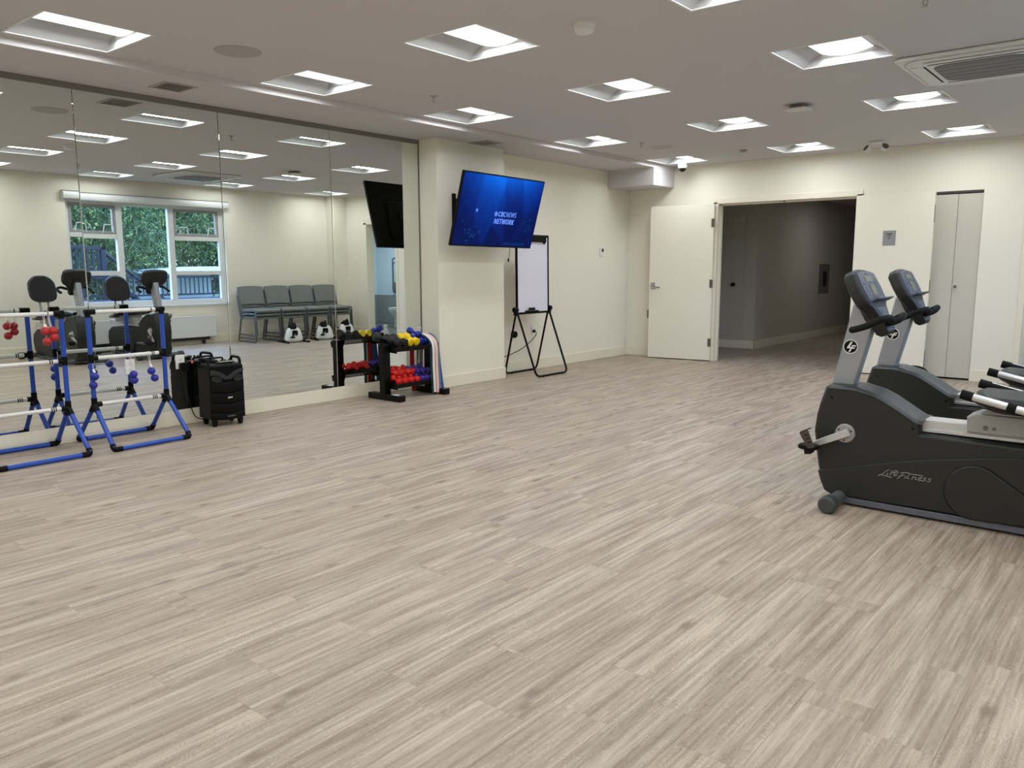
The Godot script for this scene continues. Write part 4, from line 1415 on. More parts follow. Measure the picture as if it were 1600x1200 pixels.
	# console: leans back, display faces the seat
	var cf := Transform3D(Basis(Vector3(0, 0, -1.09), Vector3(-0.470, 0.883, 0), Vector3(0.883, 0.470, 0)), Vector3(-1.222 - X0, 1.118, 0))   # x across, y up the face, z out of it
	var out := PackedVector2Array([Vector2(-0.055, -0.192), Vector2(0.055, -0.192), Vector2(0.07, -0.175), Vector2(0.076, -0.115), Vector2(0.115, -0.045), Vector2(0.150, -0.022), Vector2(0.165, 0.01), Vector2(0.172, 0.08), Vector2(0.158, 0.16), Vector2(0.135, 0.178), Vector2(0.07, 0.188), Vector2(0.0, 0.191), Vector2(-0.07, 0.188), Vector2(-0.135, 0.178), Vector2(-0.158, 0.16), Vector2(-0.172, 0.08), Vector2(-0.165, 0.01), Vector2(-0.150, -0.022), Vector2(-0.115, -0.045), Vector2(-0.076, -0.115), Vector2(-0.07, -0.175)])
	b = MB.new()
	b.prism(out, 0.072, cf * at(0, 0, -0.027), 0.02)
	b.prism(rrect(0.10, 0.16, 0.03), 0.03, cf * at(0, -0.02, -0.07), 0.01)
	var con := obj("console", b, M.darkgrey, o)
	b = MB.new()
	b.prism(PackedVector2Array([Vector2(-0.138, 0.002), Vector2(0.138, 0.002), Vector2(0.148, 0.075), Vector2(0.135, 0.155), Vector2(0.06, 0.168), Vector2(-0.06, 0.168), Vector2(-0.135, 0.155), Vector2(-0.148, 0.075)]), 0.008, cf * at(0, 0, 0.008), 0.003)
	b.prism(PackedVector2Array([Vector2(-0.034, -0.165), Vector2(0.034, -0.165), Vector2(0.04, -0.115), Vector2(0.085, -0.045), Vector2(-0.085, -0.045), Vector2(-0.04, -0.115)]), 0.008, cf * at(0, 0, 0.008), 0.003)
	var fp := obj("display_panel", b, M.navyface, con)
	b = MB.new()
	b.box(Vector3(0.11, 0.032, 0.003), cf * at(0, 0.122, 0.0125))
	b.box(Vector3(0.075, 0.065, 0.003), cf * at(0.005, 0.058, 0.0125))
	obj("screen", b, M.lcd, con)
	b = MB.new()
	for k in 4:
		for s in [-1.0, 1.0]: b.box(Vector3(0.032, 0.011, 0.003), cf * at(s * 0.095, 0.03 + k * 0.022, 0.0125), 0.001)
	for k in 5: b.box(Vector3(0.016, 0.008, 0.003), cf * at(-0.05 + k * 0.025, 0.014, 0.0125), 0.001)
	b.box(Vector3(0.05, 0.006, 0.003), cf * at(0, 0.152, 0.0125))
	b.box(Vector3(0.012, 0.028, 0.003), cf * at(-0.03, -0.07, 0.0125))
	b.box(Vector3(0.035, 0.02, 0.003), cf * at(0, -0.135, 0.0125), 0.001)
	obj("button", b, M.keypad, con)
	b = MB.new()
	b.prism(PackedVector2Array([Vector2(-0.15, 0), Vector2(0.15, 0), Vector2(0.13, 0.045), Vector2(-0.13, 0.045)]), 0.009, cf * at(0, -0.008, 0.008, 90), 0.003)
	obj("reading_ledge", b, M.navy, con)
	# front handlebar loop
	b = MB.new()
	var half := [Vector3(-1.155 - X0, 0.995, 0.03), Vector3(-1.12 - X0, 1.015, 0.075), Vector3(-1.115 - X0, 1.035, 0.14), Vector3(-1.145 - X0, 1.025, 0.195), Vector3(-1.20 - X0, 0.995, 0.212), Vector3(-1.255 - X0, 0.975, 0.212), Vector3(-1.275 - X0, 0.970, 0.208)]
	for s in [-1.0, 1.0]:
		var q := []
		for p in half: q.append(Vector3(p.x, p.y, p.z * s))
		b.tube(curve(q, 5), 0.0175, 12)
		b.ball(q[-1], 0.0175)
	b.tube([Vector3(-1.155 - X0, 0.995, -0.035), Vector3(-1.155 - X0, 0.995, 0.035)], 0.02, 12)
	obj("handlebar", b, M.rubber, o)
	# floor frame
	b = MB.new()
	b.bx(Vector3(-1.31 - X0, 0.012, 0.055), Vector3(0.05 - X0, 0.05, 0.115), 0.006)
	b.bx(Vector3(-1.31 - X0, 0.012, -0.115), Vector3(0.05 - X0, 0.05, -0.055), 0.006)
	obj("floor_rail", b, M.floorrail, o)
	for x in [-1.315, 0.03]:
		b = MB.new()
		b.cyl(Vector3(x - X0, 0.048, -0.30), Vector3(x - X0, 0.048, 0.30), 0.034, 16)
		var st := obj("stabilizer", b, M.foot, o)
		for s in [-1.0, 1.0]:
			b = MB.new()
			b.lathe([Vector2(0, 0.045), Vector2(0.036, 0.045), Vector2(0.046, 0.036), Vector2(0.047, 0.0), Vector2(0.045, -0.03), Vector2(0.034, -0.03)], 22, at(x - X0, 0.048, s * 0.30, 90 * s))
			obj("end_cap", b, M.footcap, st)
	# cranks and pedals
	for s in [1.0, -1.0]:
		var hub := Vector3(-1.305 - X0, 0.402, s * 0.12)
		var d: Vector3 = Vector3(-0.165, -0.082, 0) * s
		b = MB.new()
		b.lathe([Vector2(0, 0.012), Vector2(0.046, 0.012), Vector2(0.052, 0.006), Vector2(0.053, 0.0)], 28, Transform3D(Basis.from_euler(Vector3(PI / 2 * s, 0, 0)), hub + Vector3(0, 0, s * 0.0)))
		var ck := obj("crank", b, M.alu2, o)
		b = MB.new()
		for k in 3:
			var a := TAU * k / 3 + 0.5
			b.cyl(hub + Vector3(cos(a) * 0.037, sin(a) * 0.037, s * 0.008), hub + Vector3(cos(a) * 0.037, sin(a) * 0.037, s * 0.0135), 0.005, 8)
		obj("bolt", b, M.darkgrey, ck)
		b = MB.new()
		var dir: Vector3 = d.normalized()
		var bs := Basis(dir, Vector3(0, 0, s).cross(dir), Vector3(0, 0, s))
		b.prism(PackedVector2Array([Vector2(-0.03, -0.021), Vector2(0.10, -0.019), Vector2(0.19, -0.015), Vector2(0.19, 0.015), Vector2(0.10, 0.019), Vector2(-0.03, 0.021)]), 0.018, Transform3D(bs, hub + Vector3(0, 0, s * 0.022)), 0.004)
		obj("crank_arm", b, M.alu, ck)
		var pc: Vector3 = hub + d + Vector3(0, 0, s * 0.08)
		b = MB.new()
		b.prism(rrect(0.105, 0.085, 0.03, 5), 0.024, Transform3D(Basis.from_euler(Vector3(PI / 2, 0, 0.0)), pc), 0.006)
		b.prism(PackedVector2Array([Vector2(-0.02, 0), Vector2(0.04, 0), Vector2(0.02, -0.035), Vector2(-0.01, -0.04)]), 0.07, Transform3D(Basis(), pc), 0.006)
		b.cyl(pc - Vector3(0, 0, s * 0.07), pc, 0.008, 8)
		var pd := obj("pedal", b, M.rubber, ck)
		b = MB.new()
		var loop := [pc + Vector3(0.02, 0.005, s * 0.045), pc + Vector3(0.0, 0.045, s * 0.05), pc + Vector3(-0.02, 0.085, s * 0.025), pc + Vector3(-0.03, 0.095, 0), pc + Vector3(-0.02, 0.085, -s * 0.025), pc + Vector3(0.0, 0.045, -s * 0.05), pc + Vector3(0.02, 0.005, -s * 0.045)]
		if s < 0.0:
			loop = [pc + Vector3(0.03, 0.005, s * 0.045), pc + Vector3(0.015, 0.06, s * 0.055), pc + Vector3(-0.02, 0.095, s * 0.04), pc + Vector3(-0.06, 0.11, 0), pc + Vector3(-0.09, 0.09, -s * 0.02), pc + Vector3(-0.08, 0.04, -s * 0.04), pc + Vector3(-0.03, 0.005, -s * 0.045)]
		if s > 0.0:      # near side: the strap stands up as a slotted flap
			b.prism(PackedVector2Array([Vector2(-0.039, 0.079), Vector2(-0.03, 0.09), Vector2(0.003, 0.107), Vector2(0.012, 0.09), Vector2(0.047, 0.008), Vector2(0.011, -0.002)]), 0.005, Transform3D(Basis(), pc + Vector3(0, 0, 0.045)), 0.001)
			b.prism(PackedVector2Array([Vector2(-0.039, 0.079), Vector2(0.003, 0.107), Vector2(0.006, 0.102), Vector2(-0.036, 0.074)]), 0.06, Transform3D(Basis(), pc + Vector3(0, 0, 0.016)), 0.001)
			obj("foot_strap", b, M.brown, pd)
			for k in 3:
				b = MB.new()
				b.box(Vector3(0.02, 0.007, 0.003), Transform3D(Basis.from_euler(Vector3(0, 0, 0.42)), pc + Vector3(0.0 + k * 0.009, 0.072 - k * 0.019, 0.0475)))
				obj("strap_slot", b, M.slot, pd)
			continue
		var lr := []
		for q in curve(loop, 4): lr.append([q + Vector3(-0.02, -0.005, 0), q + Vector3(0.02, 0.008, 0)])
		b.sheet(lr, 0.004)
		obj("foot_strap", b, M.brown, pd)
	o.transform = at(X0, 0, -4.52)
	var far := dup(o, at(X0 - 0.05, 0, -5.555), "dark recumbent exercise bike, the farther one, half hidden by the nearer", "recumbent exercise bikes")
	var turn := Transform3D(Basis(), Vector3(-1.305 - X0, 0.402, 0)) * Transform3D(Basis.from_euler(Vector3(0, 0, 0.42)), Vector3.ZERO) * Transform3D(Basis(), Vector3(1.305 + X0, -0.402, 0))
	for c in far.get_children():      # its cranks stand a little steeper
		if String(c.name).begins_with("crank"): c.transform = turn * c.transform

# ------------------------------------------------------------------ ladder toss games
func make_ladder() -> Node3D:
	var o := thing("ladder_toss", "ladder toss game frame of blue pipes and white rungs, the one beside the party speaker", "ladder game", Transform3D.IDENTITY, "ladder toss games")
	var W := 0.276
	var R := 0.0165
	var J := 0.315
	for y in [0.987, 0.652, J]:
		var b := MB.new()
		b.cyl(Vector3(0, y, -W + 0.02), Vector3(0, y, W - 0.02), R - 0.002, 14)
		var rg := obj("rung", b, M.whitetube, o)
		var c: int = {0.987: 1, 0.652: 2}.get(y, 3)
		for k in c:
			b = MB.new()
			b.lathe([Vector2(R - 0.0015, -0.0035), Vector2(R - 0.0008, -0.0035), Vector2(R - 0.0008, 0.0035), Vector2(R - 0.0015, 0.0035)], 14, at(0, y, -W + 0.085 + k * 0.014, 90))
			obj("stripe", b, M.black, rg)
	for s in [-1.0, 1.0]:
		var b := MB.new()
		b.cyl(Vector3(0, J, s * W), Vector3(0, 0.987, s * W), R, 14)
		obj("upright", b, M.bluetube, o)
		for x in [-1.0, 1.0]:
			b = MB.new()
			b.cyl(Vector3(0.0, J, s * W), Vector3(x * 0.272, 0.03, s * (W + 0.012)), R, 14)
			obj("leg", b, M.bluetube, o)
			b = MB.new()
			b.tube(bend([Vector3(x * 0.252, 0.052, s * (W + 0.012)), Vector3(x * 0.275, 0.019, s * (W + 0.012)), Vector3(x * 0.275, 0.019, s * (W - 0.045))], 0.022, 4), R + 0.003, 12)
			obj("elbow", b, M.black, o)
		b = MB.new()
		b.cyl(Vector3(0, J - 0.005, s * W), Vector3(0, J + 0.05, s * W), R + 0.004, 12)
		b.cyl(Vector3(0, J, s * (W - 0.05)), Vector3(0, J, s * W), R + 0.003, 12)
		for x in [-1.0, 1.0]: b.cyl(Vector3(0, J, s * W), Vector3(x * 0.045, J - 0.047, s * (W + 0.002)), R + 0.0035, 12)
		obj("leg_joint", b, M.black, o)
		b = MB.new()
		b.cyl(Vector3(0, 0.622, s * W), Vector3(0, 0.682, s * W), R + 0.004, 12)
		b.cyl(Vector3(0, 0.652, s * (W - 0.045)), Vector3(0, 0.652, s * W), R + 0.003, 12)
		obj("tee", b, M.black, o)
		b = MB.new()
		b.cyl(Vector3(0, 0.95, s * W), Vector3(0, 1.003, s * W), R + 0.004, 12)
		b.cyl(Vector3(0, 0.987, s * (W - 0.05)), Vector3(0, 0.987, s * (W + 0.02)), R + 0.003, 12)
		obj("tee", b, M.black, o)
	for x in [-1.0, 1.0]:
		var b := MB.new()
		b.cyl(Vector3(x * 0.275, 0.019, -W + 0.03), Vector3(x * 0.275, 0.019, W - 0.03), R, 14)
		obj("foot_bar", b, M.bluetube, o)
	return o

func bola(rung_y: float, x: float, z: float, d1: Vector3, d2: Vector3, m: Material, called: String, label: String, category: String, group: String, tagged: bool) -> void:
	var o := thing(called, label, category, at(x, 0, z), group)
	var b := MB.new()
	var r := 0.0165
	b.tube(curve([d1, Vector3(r + 0.001, rung_y - 0.03, 0.002), Vector3(r * 0.7, rung_y + r * 0.75, 0), Vector3(-r * 0.7, rung_y + r * 0.75, 0), Vector3(-r - 0.001, rung_y - 0.03, -0.002), d2], 4), 0.0022, 6)
	obj("cord", b, M.cord, o)
	for d in [d1, d2]:
		b = MB.new()
		b.ball(d, 0.029, 16)
		b.lathe([Vector2(0.0292, -0.001), Vector2(0.0296, 0.0), Vector2(0.0292, 0.001)], 16, Transform3D(Basis(), d))
		obj("ball", b, m, o)
	if tagged:
		b = MB.new()
		b.box(Vector3(0.003, 0.028, 0.022), at(d1.x * 0.5 + 0.012, (d1.y + rung_y) * 0.5 - 0.025, d1.z * 0.5, 0, 25, 20), 0.0008)
		obj("paper_tag", b, M.plate, o)

func ladder_games() -> void:
	var a := make_ladder()
	a.transform = at(-5.99, 0, -2.718, 0, 2.0)
	dup(a, at(-5.985, 0, -1.99, 0, 0.5), "ladder toss game frame of blue pipes and white rungs, cut by the photo's edge", "ladder toss games")
	bola(0.652, -5.985, -2.447, Vector3(0.045, 0.525, 0.004), Vector3(0.03, 0.462, 0.012), M.blueball, "toss_balls", "pair of blue balls on a cord beside the upright away from the speaker", "toss balls", "corded balls on the ladder games", true)
	bola(0.652, -5.99, -2.725, Vector3(0.05, 0.512, 0.004), Vector3(0.04, 0.467, -0.004), M.blueball, "toss_balls", "pair of blue balls on a cord in the middle of the rung", "toss balls", "corded balls on the ladder games", false)
	bola(0.652, -5.995, -2.872, Vector3(0.05, 0.524, 0.012), Vector3(0.05, 0.468, -0.01), M.blueball, "toss_balls", "pair of blue balls on a tagged cord nearest the party speaker", "toss balls", "corded balls on the ladder games", true)
	bola(0.987, -5.985, -2.155, Vector3(0.045, 0.872, 0.012), Vector3(0.05, 0.80, 0.008), M.redball, "toss_balls", "pair of red balls on a cord, hung lower on the top rung", "toss balls", "corded balls on the ladder games", true)
	bola(0.987, -5.985, -2.185, Vector3(0.05, 0.872, -0.004), Vector3(0.055, 0.828, -0.008), M.redball, "toss_balls", "pair of red balls on a cord, hung higher on the top rung", "toss balls", "corded balls on the ladder games", false)

# ------------------------------------------------------------------ party speaker
func party_speaker() -> void:
	var o := thing("party_speaker", "black wheeled party speaker with moulded front, beside the ladder game", "speaker", at(-6.075, 0, -3.505, 0, 90 - 6))
	# local: x across (towards -z world), z to the room
	var b := MB.new()
	var W := 0.295
	b.prism(PackedVector2Array([Vector2(-W / 2, 0.062), Vector2(W / 2, 0.062), Vector2(W / 2 - 0.004, 0.50), Vector2(-W / 2 + 0.004, 0.50)]), 0.235, at(0, 0, -0.005), 0.006)
	obj("cabinet", b, M.black, o)
	for k in 4:      # moulded front in bulging bands
		b = MB.new()
		var y0: float = [0.066, 0.125, 0.205, 0.292][k]
		var y1: float = [0.121, 0.201, 0.288, 0.38][k]
		var rows := []
		for i in 9:
			var u := i / 8.0
			var x := lerpf(-W / 2 + 0.006, W / 2 - 0.006, u)
			var dz := 0.114 + 0.022 * sin(u * PI)
			var dip := -0.016 * sin(u * PI)
			rows.append([Vector3(x, y0 + dip, dz - 0.012), Vector3(x, y0 + dip + 0.006, dz), Vector3(x, y1 + dip - 0.006, dz), Vector3(x, y1 + dip, dz - 0.012)])
		b.sheet(rows, 0.004)
		obj("front_band", b, M.black, o)
	b = MB.new()      # brow with two recessed oval lights
	b.prism(PackedVector2Array([Vector2(-0.138, 0.475), Vector2(-0.138, 0.43), Vector2(-0.09, 0.425), Vector2(-0.03, 0.385), Vector2(0.03, 0.385), Vector2(0.09, 0.425), Vector2(0.138, 0.45), Vector2(0.138, 0.475), Vector2(0.06, 0.455), Vector2(0.0, 0.415), Vector2(-0.06, 0.455)]), 0.03, at(0, 0, 0.122), 0.008)
	obj("brow", b, M.darkgrey, o)
	for s in [-1.0, 1.0]:
		b = MB.new()
		var ring := []
		for k in 21:
			var q := TAU * k / 20
			ring.append(Vector3(s * 0.092 + cos(q) * 0.036, 0.395 + sin(q) * 0.02 + s * cos(q) * 0.008, 0.128))
		b.tube(ring, 0.006, 6, false)
		b.prism(rrect(0.06, 0.032, 0.015), 0.006, at(s * 0.092, 0.395, 0.122), 0.002)
		obj("front_light", b, M.darkgrey, o)
	b = MB.new()
	b.prism(rrect(0.28, 0.21, 0.03), 0.02, at(0, 0.505, -0.01, 90), 0.006)
	var top := obj("top_plate", b, M.darkgrey, o)
	b = MB.new()
	b.prism(rrect(0.14, 0.075, 0.01), 0.018, at(0.02, 0.522, 0.045, 72), 0.004)
	var pn := obj("control_panel", b, M.steel, o)
	b = MB.new()
	for k in 4: b.cyl(Vector3(-0.035 + k * 0.035, 0.53, 0.02), Vector3(-0.035 + k * 0.035, 0.543, 0.017), 0.008, 10)
	b.box(Vector3(0.1, 0.006, 0.022), at(0.02, 0.524, 0.065, 18))
	obj("knob", b, M.black, pn)
	for s in [-1.0, 1.0]:
		b = MB.new()
		b.tube(bend([Vector3(s * 0.135, 0.48, 0.085), Vector3(s * 0.135, 0.558, 0.07), Vector3(s * 0.135, 0.558, -0.08), Vector3(s * 0.135, 0.48, -0.10)], 0.03, 4), 0.012, 10)
		obj("side_handle", b, M.black, o)
	b = MB.new()
	b.tube(bend([Vector3(-0.085, 0.10, -0.135), Vector3(-0.085, 0.545, -0.135), Vector3(0.085, 0.545, -0.135), Vector3(0.085, 0.10, -0.135)], 0.02, 4), 0.008, 8)
	b.bx(Vector3(-0.1, 0.2, -0.14), Vector3(0.1, 0.44, -0.12), 0.01)
	obj("pull_handle", b, M.blackmetal, o)
	for q in [[-0.11, 0.085], [0.11, 0.085], [-0.11, -0.085], [0.11, -0.085]]:
		b = MB.new()
		b.lathe([Vector2(0.024, 0.07), Vector2(0.024, 0.03), Vector2(0.017, 0.0), Vector2(0, 0.0)], 14, at(q[0], 0, q[1]))
		obj("foot", b, M.rubber, o)
	b = MB.new()
	b.bx(Vector3(-0.012, 0.232, 0.137), Vector3(0.028, 0.244, 0.141), 0.002)
	b.ball(Vector3(-0.004, 0.238, 0.140), 0.007, 10, Vector3(1.2, 1, 0.4))
	b.ball(Vector3(0.024, 0.24, 0.140), 0.007, 10, Vector3(1, 1, 0.4))
	obj("badge", b, M.alu, o)
	b = MB.new()
	b.bx(Vector3(-0.02, 0.078, 0.135), Vector3(0.045, 0.088, 0.1405), 0.001)
	obj("name_strip", b, M.steel, o)
	var mi := thing("microphone", "black microphone with an orange ring lying on top of the party speaker", "microphone", at(-6.13, 0.533, -3.40, 0, 62))
	b = MB.new()
	b.tube([Vector3(-0.10, 0, 0), Vector3(0.05, 0, 0)], 0.011, 12, true, 0.015)
	obj("body", b, M.black, mi)
	b = MB.new()
	b.tube([Vector3(-0.104, 0, 0), Vector3(-0.09, 0, 0)], 0.0125, 12)
	obj("ring", b, M.orange, mi)
	b = MB.new()
	b.ball(Vector3(0.068, 0, 0), 0.022, 14)
	obj("grille", b, M.darkgrey, mi)

# ------------------------------------------------------------------ dumbbell rack
func dumbbell(called: String, L: float, r: float, m: Material, label: String, xf: Transform3D, group: String) -> Node3D:
	var o := thing(called, label, "dumbbell", xf, group)      # axis along local x, origin at its centre
	for s in [-1.0, 1.0]:
		var b := MB.new()
		var h := r * 0.62
		b.lathe([Vector2(0, L / 2), Vector2(r * 0.8, L / 2), Vector2(r * 0.97, L / 2 - r * 0.16), Vector2(r, L / 2 - r * 0.35), Vector2(r * 0.97, L / 2 - h * 1.75), Vector2(r * 0.6, L / 2 - h * 2.4), Vector2(r * 0.44, L / 2 - h * 2.75)], 8, Transform3D(Basis.from_euler(Vector3(0, 0, -PI / 2 * s)), Vector3.ZERO), 28)
		obj("head", b, m, o)
	var b2 := MB.new()
	b2.tube([Vector3(-L / 2 + r * 1.3, 0, 0), Vector3(0, 0, 0), Vector3(L / 2 - r * 1.3, 0, 0)], r * 0.42, 10)
	obj("handle", b2, m, o)
	return o

func rack() -> void:
	var zl := -5.185
	var zr := -5.80
	var xc := -5.93
	var o := thing("dumbbell_rack", "small black two-shelf steel dumbbell rack standing against the mirrors", "dumbbell rack", at(xc, 0, (zl + zr) / 2))
	var hz := (zl - zr) / 2
	for s in [1.0, -1.0]:
		var b := MB.new()
		b.bx(Vector3(-0.045, 0.03, s * hz - 0.043), Vector3(0.03, 0.545, s * hz + 0.043), 0.004)
		b.prism(PackedVector2Array([Vector2(0.03, 0.06), Vector2(0.07, 0.06), Vector2(0.03, 0.14)]), 0.006, at(0, 0, s * hz))
		obj("post", b, M.blackmetal, o)
		b = MB.new()
		b.bx(Vector3(-0.225, 0.004, s * hz - 0.04), Vector3(0.245, 0.062, s * hz + 0.04), 0.004)
		var ft := obj("foot", b, M.blackmetal, o)
		b = MB.new()
		b.bx(Vector3(0.12, 0.062, s * hz - 0.028), Vector3(0.18, 0.0635, s * hz + 0.022))
		if s > 0.0: obj("label_sticker", b, M.plate, ft)
		b = MB.new()
		b.bx(Vector3(-0.05, 0.535, s * hz - 0.048), Vector3(0.036, 0.556, s * hz + 0.048), 0.005)
		obj("cap", b, M.blackmetal, o)
	for y in [0.525, 0.165]:
		var b := MB.new()
		var t := 16.0
		b.box(Vector3(0.25, 0.008, hz * 2 - 0.05), at(0.02, y, 0, 0, 0, -t))
		b.box(Vector3(0.008, 0.045, hz * 2 - 0.05), at(0.143, y - 0.022, 0, 0, 0, -t), 0.002)
		b.box(Vector3(0.008, 0.05, hz * 2 - 0.05), at(-0.10, y + 0.052, 0, 0, 0, -t), 0.002)
		for s in [1.0, -1.0]: b.prism(PackedVector2Array([Vector2(-0.10, y + 0.06), Vector2(0.145, y - 0.01), Vector2(0.14, y - 0.06), Vector2(-0.05, y - 0.05)]), 0.006, at(0, 0, s * (hz - 0.03)))
		obj("tray", b, M.blackmetal, o)
	var G := "dumbbells on the rack"
	# x of axis centre, height over tray follows the slope
	var on := func(x: float, z: float, y: float, r: float, lift: float, yaw: float) -> Transform3D:
		return Transform3D(Basis.from_euler(Vector3(0, deg_to_rad(yaw), deg_to_rad(-16.0))), Vector3(xc + x, y + r * 1.04 + 0.004 - (x - 0.02) * 0.287 + lift, z))
	var yt := 0.525
	var yl := 0.165
	dumbbell("dumbbell", 0.21, 0.048, M.neo_black, "black dumbbell lying crosswise at the far left end of the top shelf", on.call(-0.055, zl - 0.035, yt, 0.048, 0.004, 66.0), G)
	dumbbell("dumbbell", 0.20, 0.043, M.neo_black, "black dumbbell on the top shelf, next to the crosswise black one", on.call(0.005, zl - 0.098, yt, 0.043, 0.006, 8.0), G)
	dumbbell("dumbbell", 0.20, 0.043, M.neo_black, "black dumbbell on the top shelf, touching a yellow one", on.call(0.0, zl - 0.186, yt, 0.043, 0.004, 3.0), G)
	var first: Node3D
	for q in [[0.0, zl - 0.268, 0.0, "yellow dumbbell on the top shelf touching a black one"], [0.0, zl - 0.352, -2.0, "yellow dumbbell on the top shelf touching a blue one"]]:
		var xf: Transform3D = on.call(q[0], q[1], yt, 0.042, 0.003, q[2])
		if first == null: first = dumbbell("dumbbell", 0.20, 0.042, M.neo_yellow, q[3], xf, G)
		else: dup(first, xf, q[3], G)
	first = null
	for q in [[0.0, zl - 0.432, 0.0, 4.0, "blue dumbbell on the top shelf touching a yellow one"], [0.005, zl - 0.505, 0.0, 0.0, "blue dumbbell on the top shelf beside the hanging bands"], [-0.075, zl - 0.47, 0.042, 8.0, "blue dumbbell lying up on two other blue ones"]]:
		var xf: Transform3D = on.call(q[0], q[1], yt, 0.036, q[2], q[3])
		if first == null: first = dumbbell("dumbbell", 0.165, 0.036, M.neo_blue, q[4], xf, G)
		else: dup(first, xf, q[4], G)
	first = null
	var reds := []
	for k in 4: reds.append([0.055, zl - 0.085 - k * 0.079, 0.0, 3.0 * k - 4.0, "red dumbbell in the front row of the lower shelf, %s" % ["next to the post", "second from the post", "third from the post", "touching the purple ones"][k]])
	for k in 4: reds.append([-0.01 - 0.01 * (k % 2), zl - 0.085 - k * 0.076, 0.055, [80.0, 14.0, 70.0, 20.0][k], "red dumbbell lying on top of the lower front row, %s" % ["crosswise by the post", "second along", "crosswise and third along", "against the purple ones"][k]])
	for k in 2: reds.append([-0.085, zl - 0.12 - k * 0.14, 0.03, 80.0, "red dumbbell at the back of the lower shelf, %s" % ["by the post", "farther along"][k]])
	for q in reds:
		var xf: Transform3D = on.call(q[0], q[1], yl, 0.034, q[2], q[3])
		if first == null: first = dumbbell("dumbbell", 0.15, 0.034, M.neo_red, q[4], xf, G)
		else: dup(first, xf, q[4], G)
	first = null
	for q in [[0.055, zl - 0.398, 0.0, 0.0, "purple dumbbell in the lower front row touching a red one"], [0.055, zl - 0.464, 0.0, 0.0, "purple dumbbell in the lower front row, the middle one"], [0.055, zl - 0.53, 0.0, 0.0, "purple dumbbell in the lower front row by the hanging bands"], [0.0, zl - 0.36, 0.055, 70.0, "purple dumbbell lying crosswise on the lower row beside a red one"], [0.0, zl - 0.44, 0.055, 20.0, "purple dumbbell lying on the lower purple row, middle"], [0.0, zl - 0.52, 0.055, 10.0, "purple dumbbell lying on the lower purple row by the bands"]]:
		var xf: Transform3D = on.call(q[0], q[1], yl, 0.032, q[2], q[3])
		if first == null: first = dumbbell("dumbbell", 0.145, 0.032, M.neo_purple, q[4], xf, G)
		else: dup(first, xf, q[4], G)
	# spray bottle behind the blue dumbbells
	var sb := thing("spray_bottle", "small clear spray bottle with white trigger behind the blue dumbbells", "spray bottle", at(-6.045, 0.562, -5.755))
	var b3 := MB.new()
	b3.lathe([Vector2(0, 0), Vector2(0.026, 0), Vector2(0.028, 0.01), Vector2(0.028, 0.06), Vector2(0.012, 0.082), Vector2(0.012, 0.09)], 18)
	obj("bottle", b3, M.frost, sb)
	b3 = MB.new()
	b3.bx(Vector3(-0.012, 0.088, -0.012), Vector3(0.012, 0.105, 0.012), 0.003)
	b3.bx(Vector3(-0.02, 0.105, -0.008), Vector3(0.035, 0.122, 0.008), 0.004)
	b3.prism(PackedVector2Array([Vector2(0.022, 0.108), Vector2(0.030, 0.108), Vector2(0.022, 0.07), Vector2(0.016, 0.07)]), 0.008, Transform3D.IDENTITY)
	obj("trigger", b3, M.white, sb)
	# resistance bands draped over the end of the top shelf
	var bands := [[M.bandwhite, 0.150, 0.105, 0.004, 0.07, "cream resistance band draped over the rack's end, beside the purple dumbbells"], [M.pink, 0.148, 0.062, 0.006, 0.05, "pale pink resistance band draped beside the cream one"], [M.bandred, 0.140, 0.058, 0.002, 0.0, "red resistance band whose tail shows under the pink one"], [M.bandgrey, 0.135, 0.025, 0.012, 0.01, "grey resistance band draped at the rack's end behind the pink one"], [M.bandblue, 0.115, 0.008, 0.06, 0.015, "blue resistance band draped at the rack's end, slanting outward to the floor"], [M.bandteal, 0.132, 0.128, 0.006, 0.0, "teal resistance band hanging narrow beside the cream one"]]
	for q in bands:
		var o2 := thing("resistance_band", q[5], "exercise band", at(xc, 0, zr), "resistance bands on the rack")
		var b := MB.new()
		var rows := []
		var wd: float = 0.046 if q[0] != M.bandteal else 0.02
		var zz: float = q[2]
		for p in curve([Vector3(-0.115, 0.10, zz * 0.4 + 0.03), Vector3(-0.11, 0.35, zz * 0.5 + 0.02), Vector3(-0.07, 0.59, zz * 0.8), Vector3(0.03, 0.605 + q[1] * 0.1, zz), Vector3(q[1], 0.535, zz), Vector3(q[1] + 0.01, 0.30, zz - q[3] * 0.4), Vector3(q[1] + 0.02, 0.012 + q[4] * 0.3, zz - q[3])], 5):
			rows.append([p + Vector3(0.008, 0, wd / 2), p + Vector3(0.012, 0, 0), p + Vector3(-0.004, 0, -wd / 2)])
		b.sheet(rows, 0.003)
		obj("band", b, q[0], o2)
	var o3 := thing("resistance_band", "red resistance band hanging to the floor behind the rack's lower shelf", "exercise band", at(xc, 0, zr), "resistance bands on the rack")
	var b4 := MB.new()
	var rw := []
	for p in curve([Vector3(-0.13, 0.50, 0.13), Vector3(-0.135, 0.25, 0.125), Vector3(-0.13, 0.015, 0.11)], 5): rw.append([p + Vector3(0, 0, 0.03), p + Vector3(0.006, 0, 0), p + Vector3(0, 0, -0.03)])
	b4.sheet(rw, 0.003)
	obj("band", b4, M.bandred, o3)

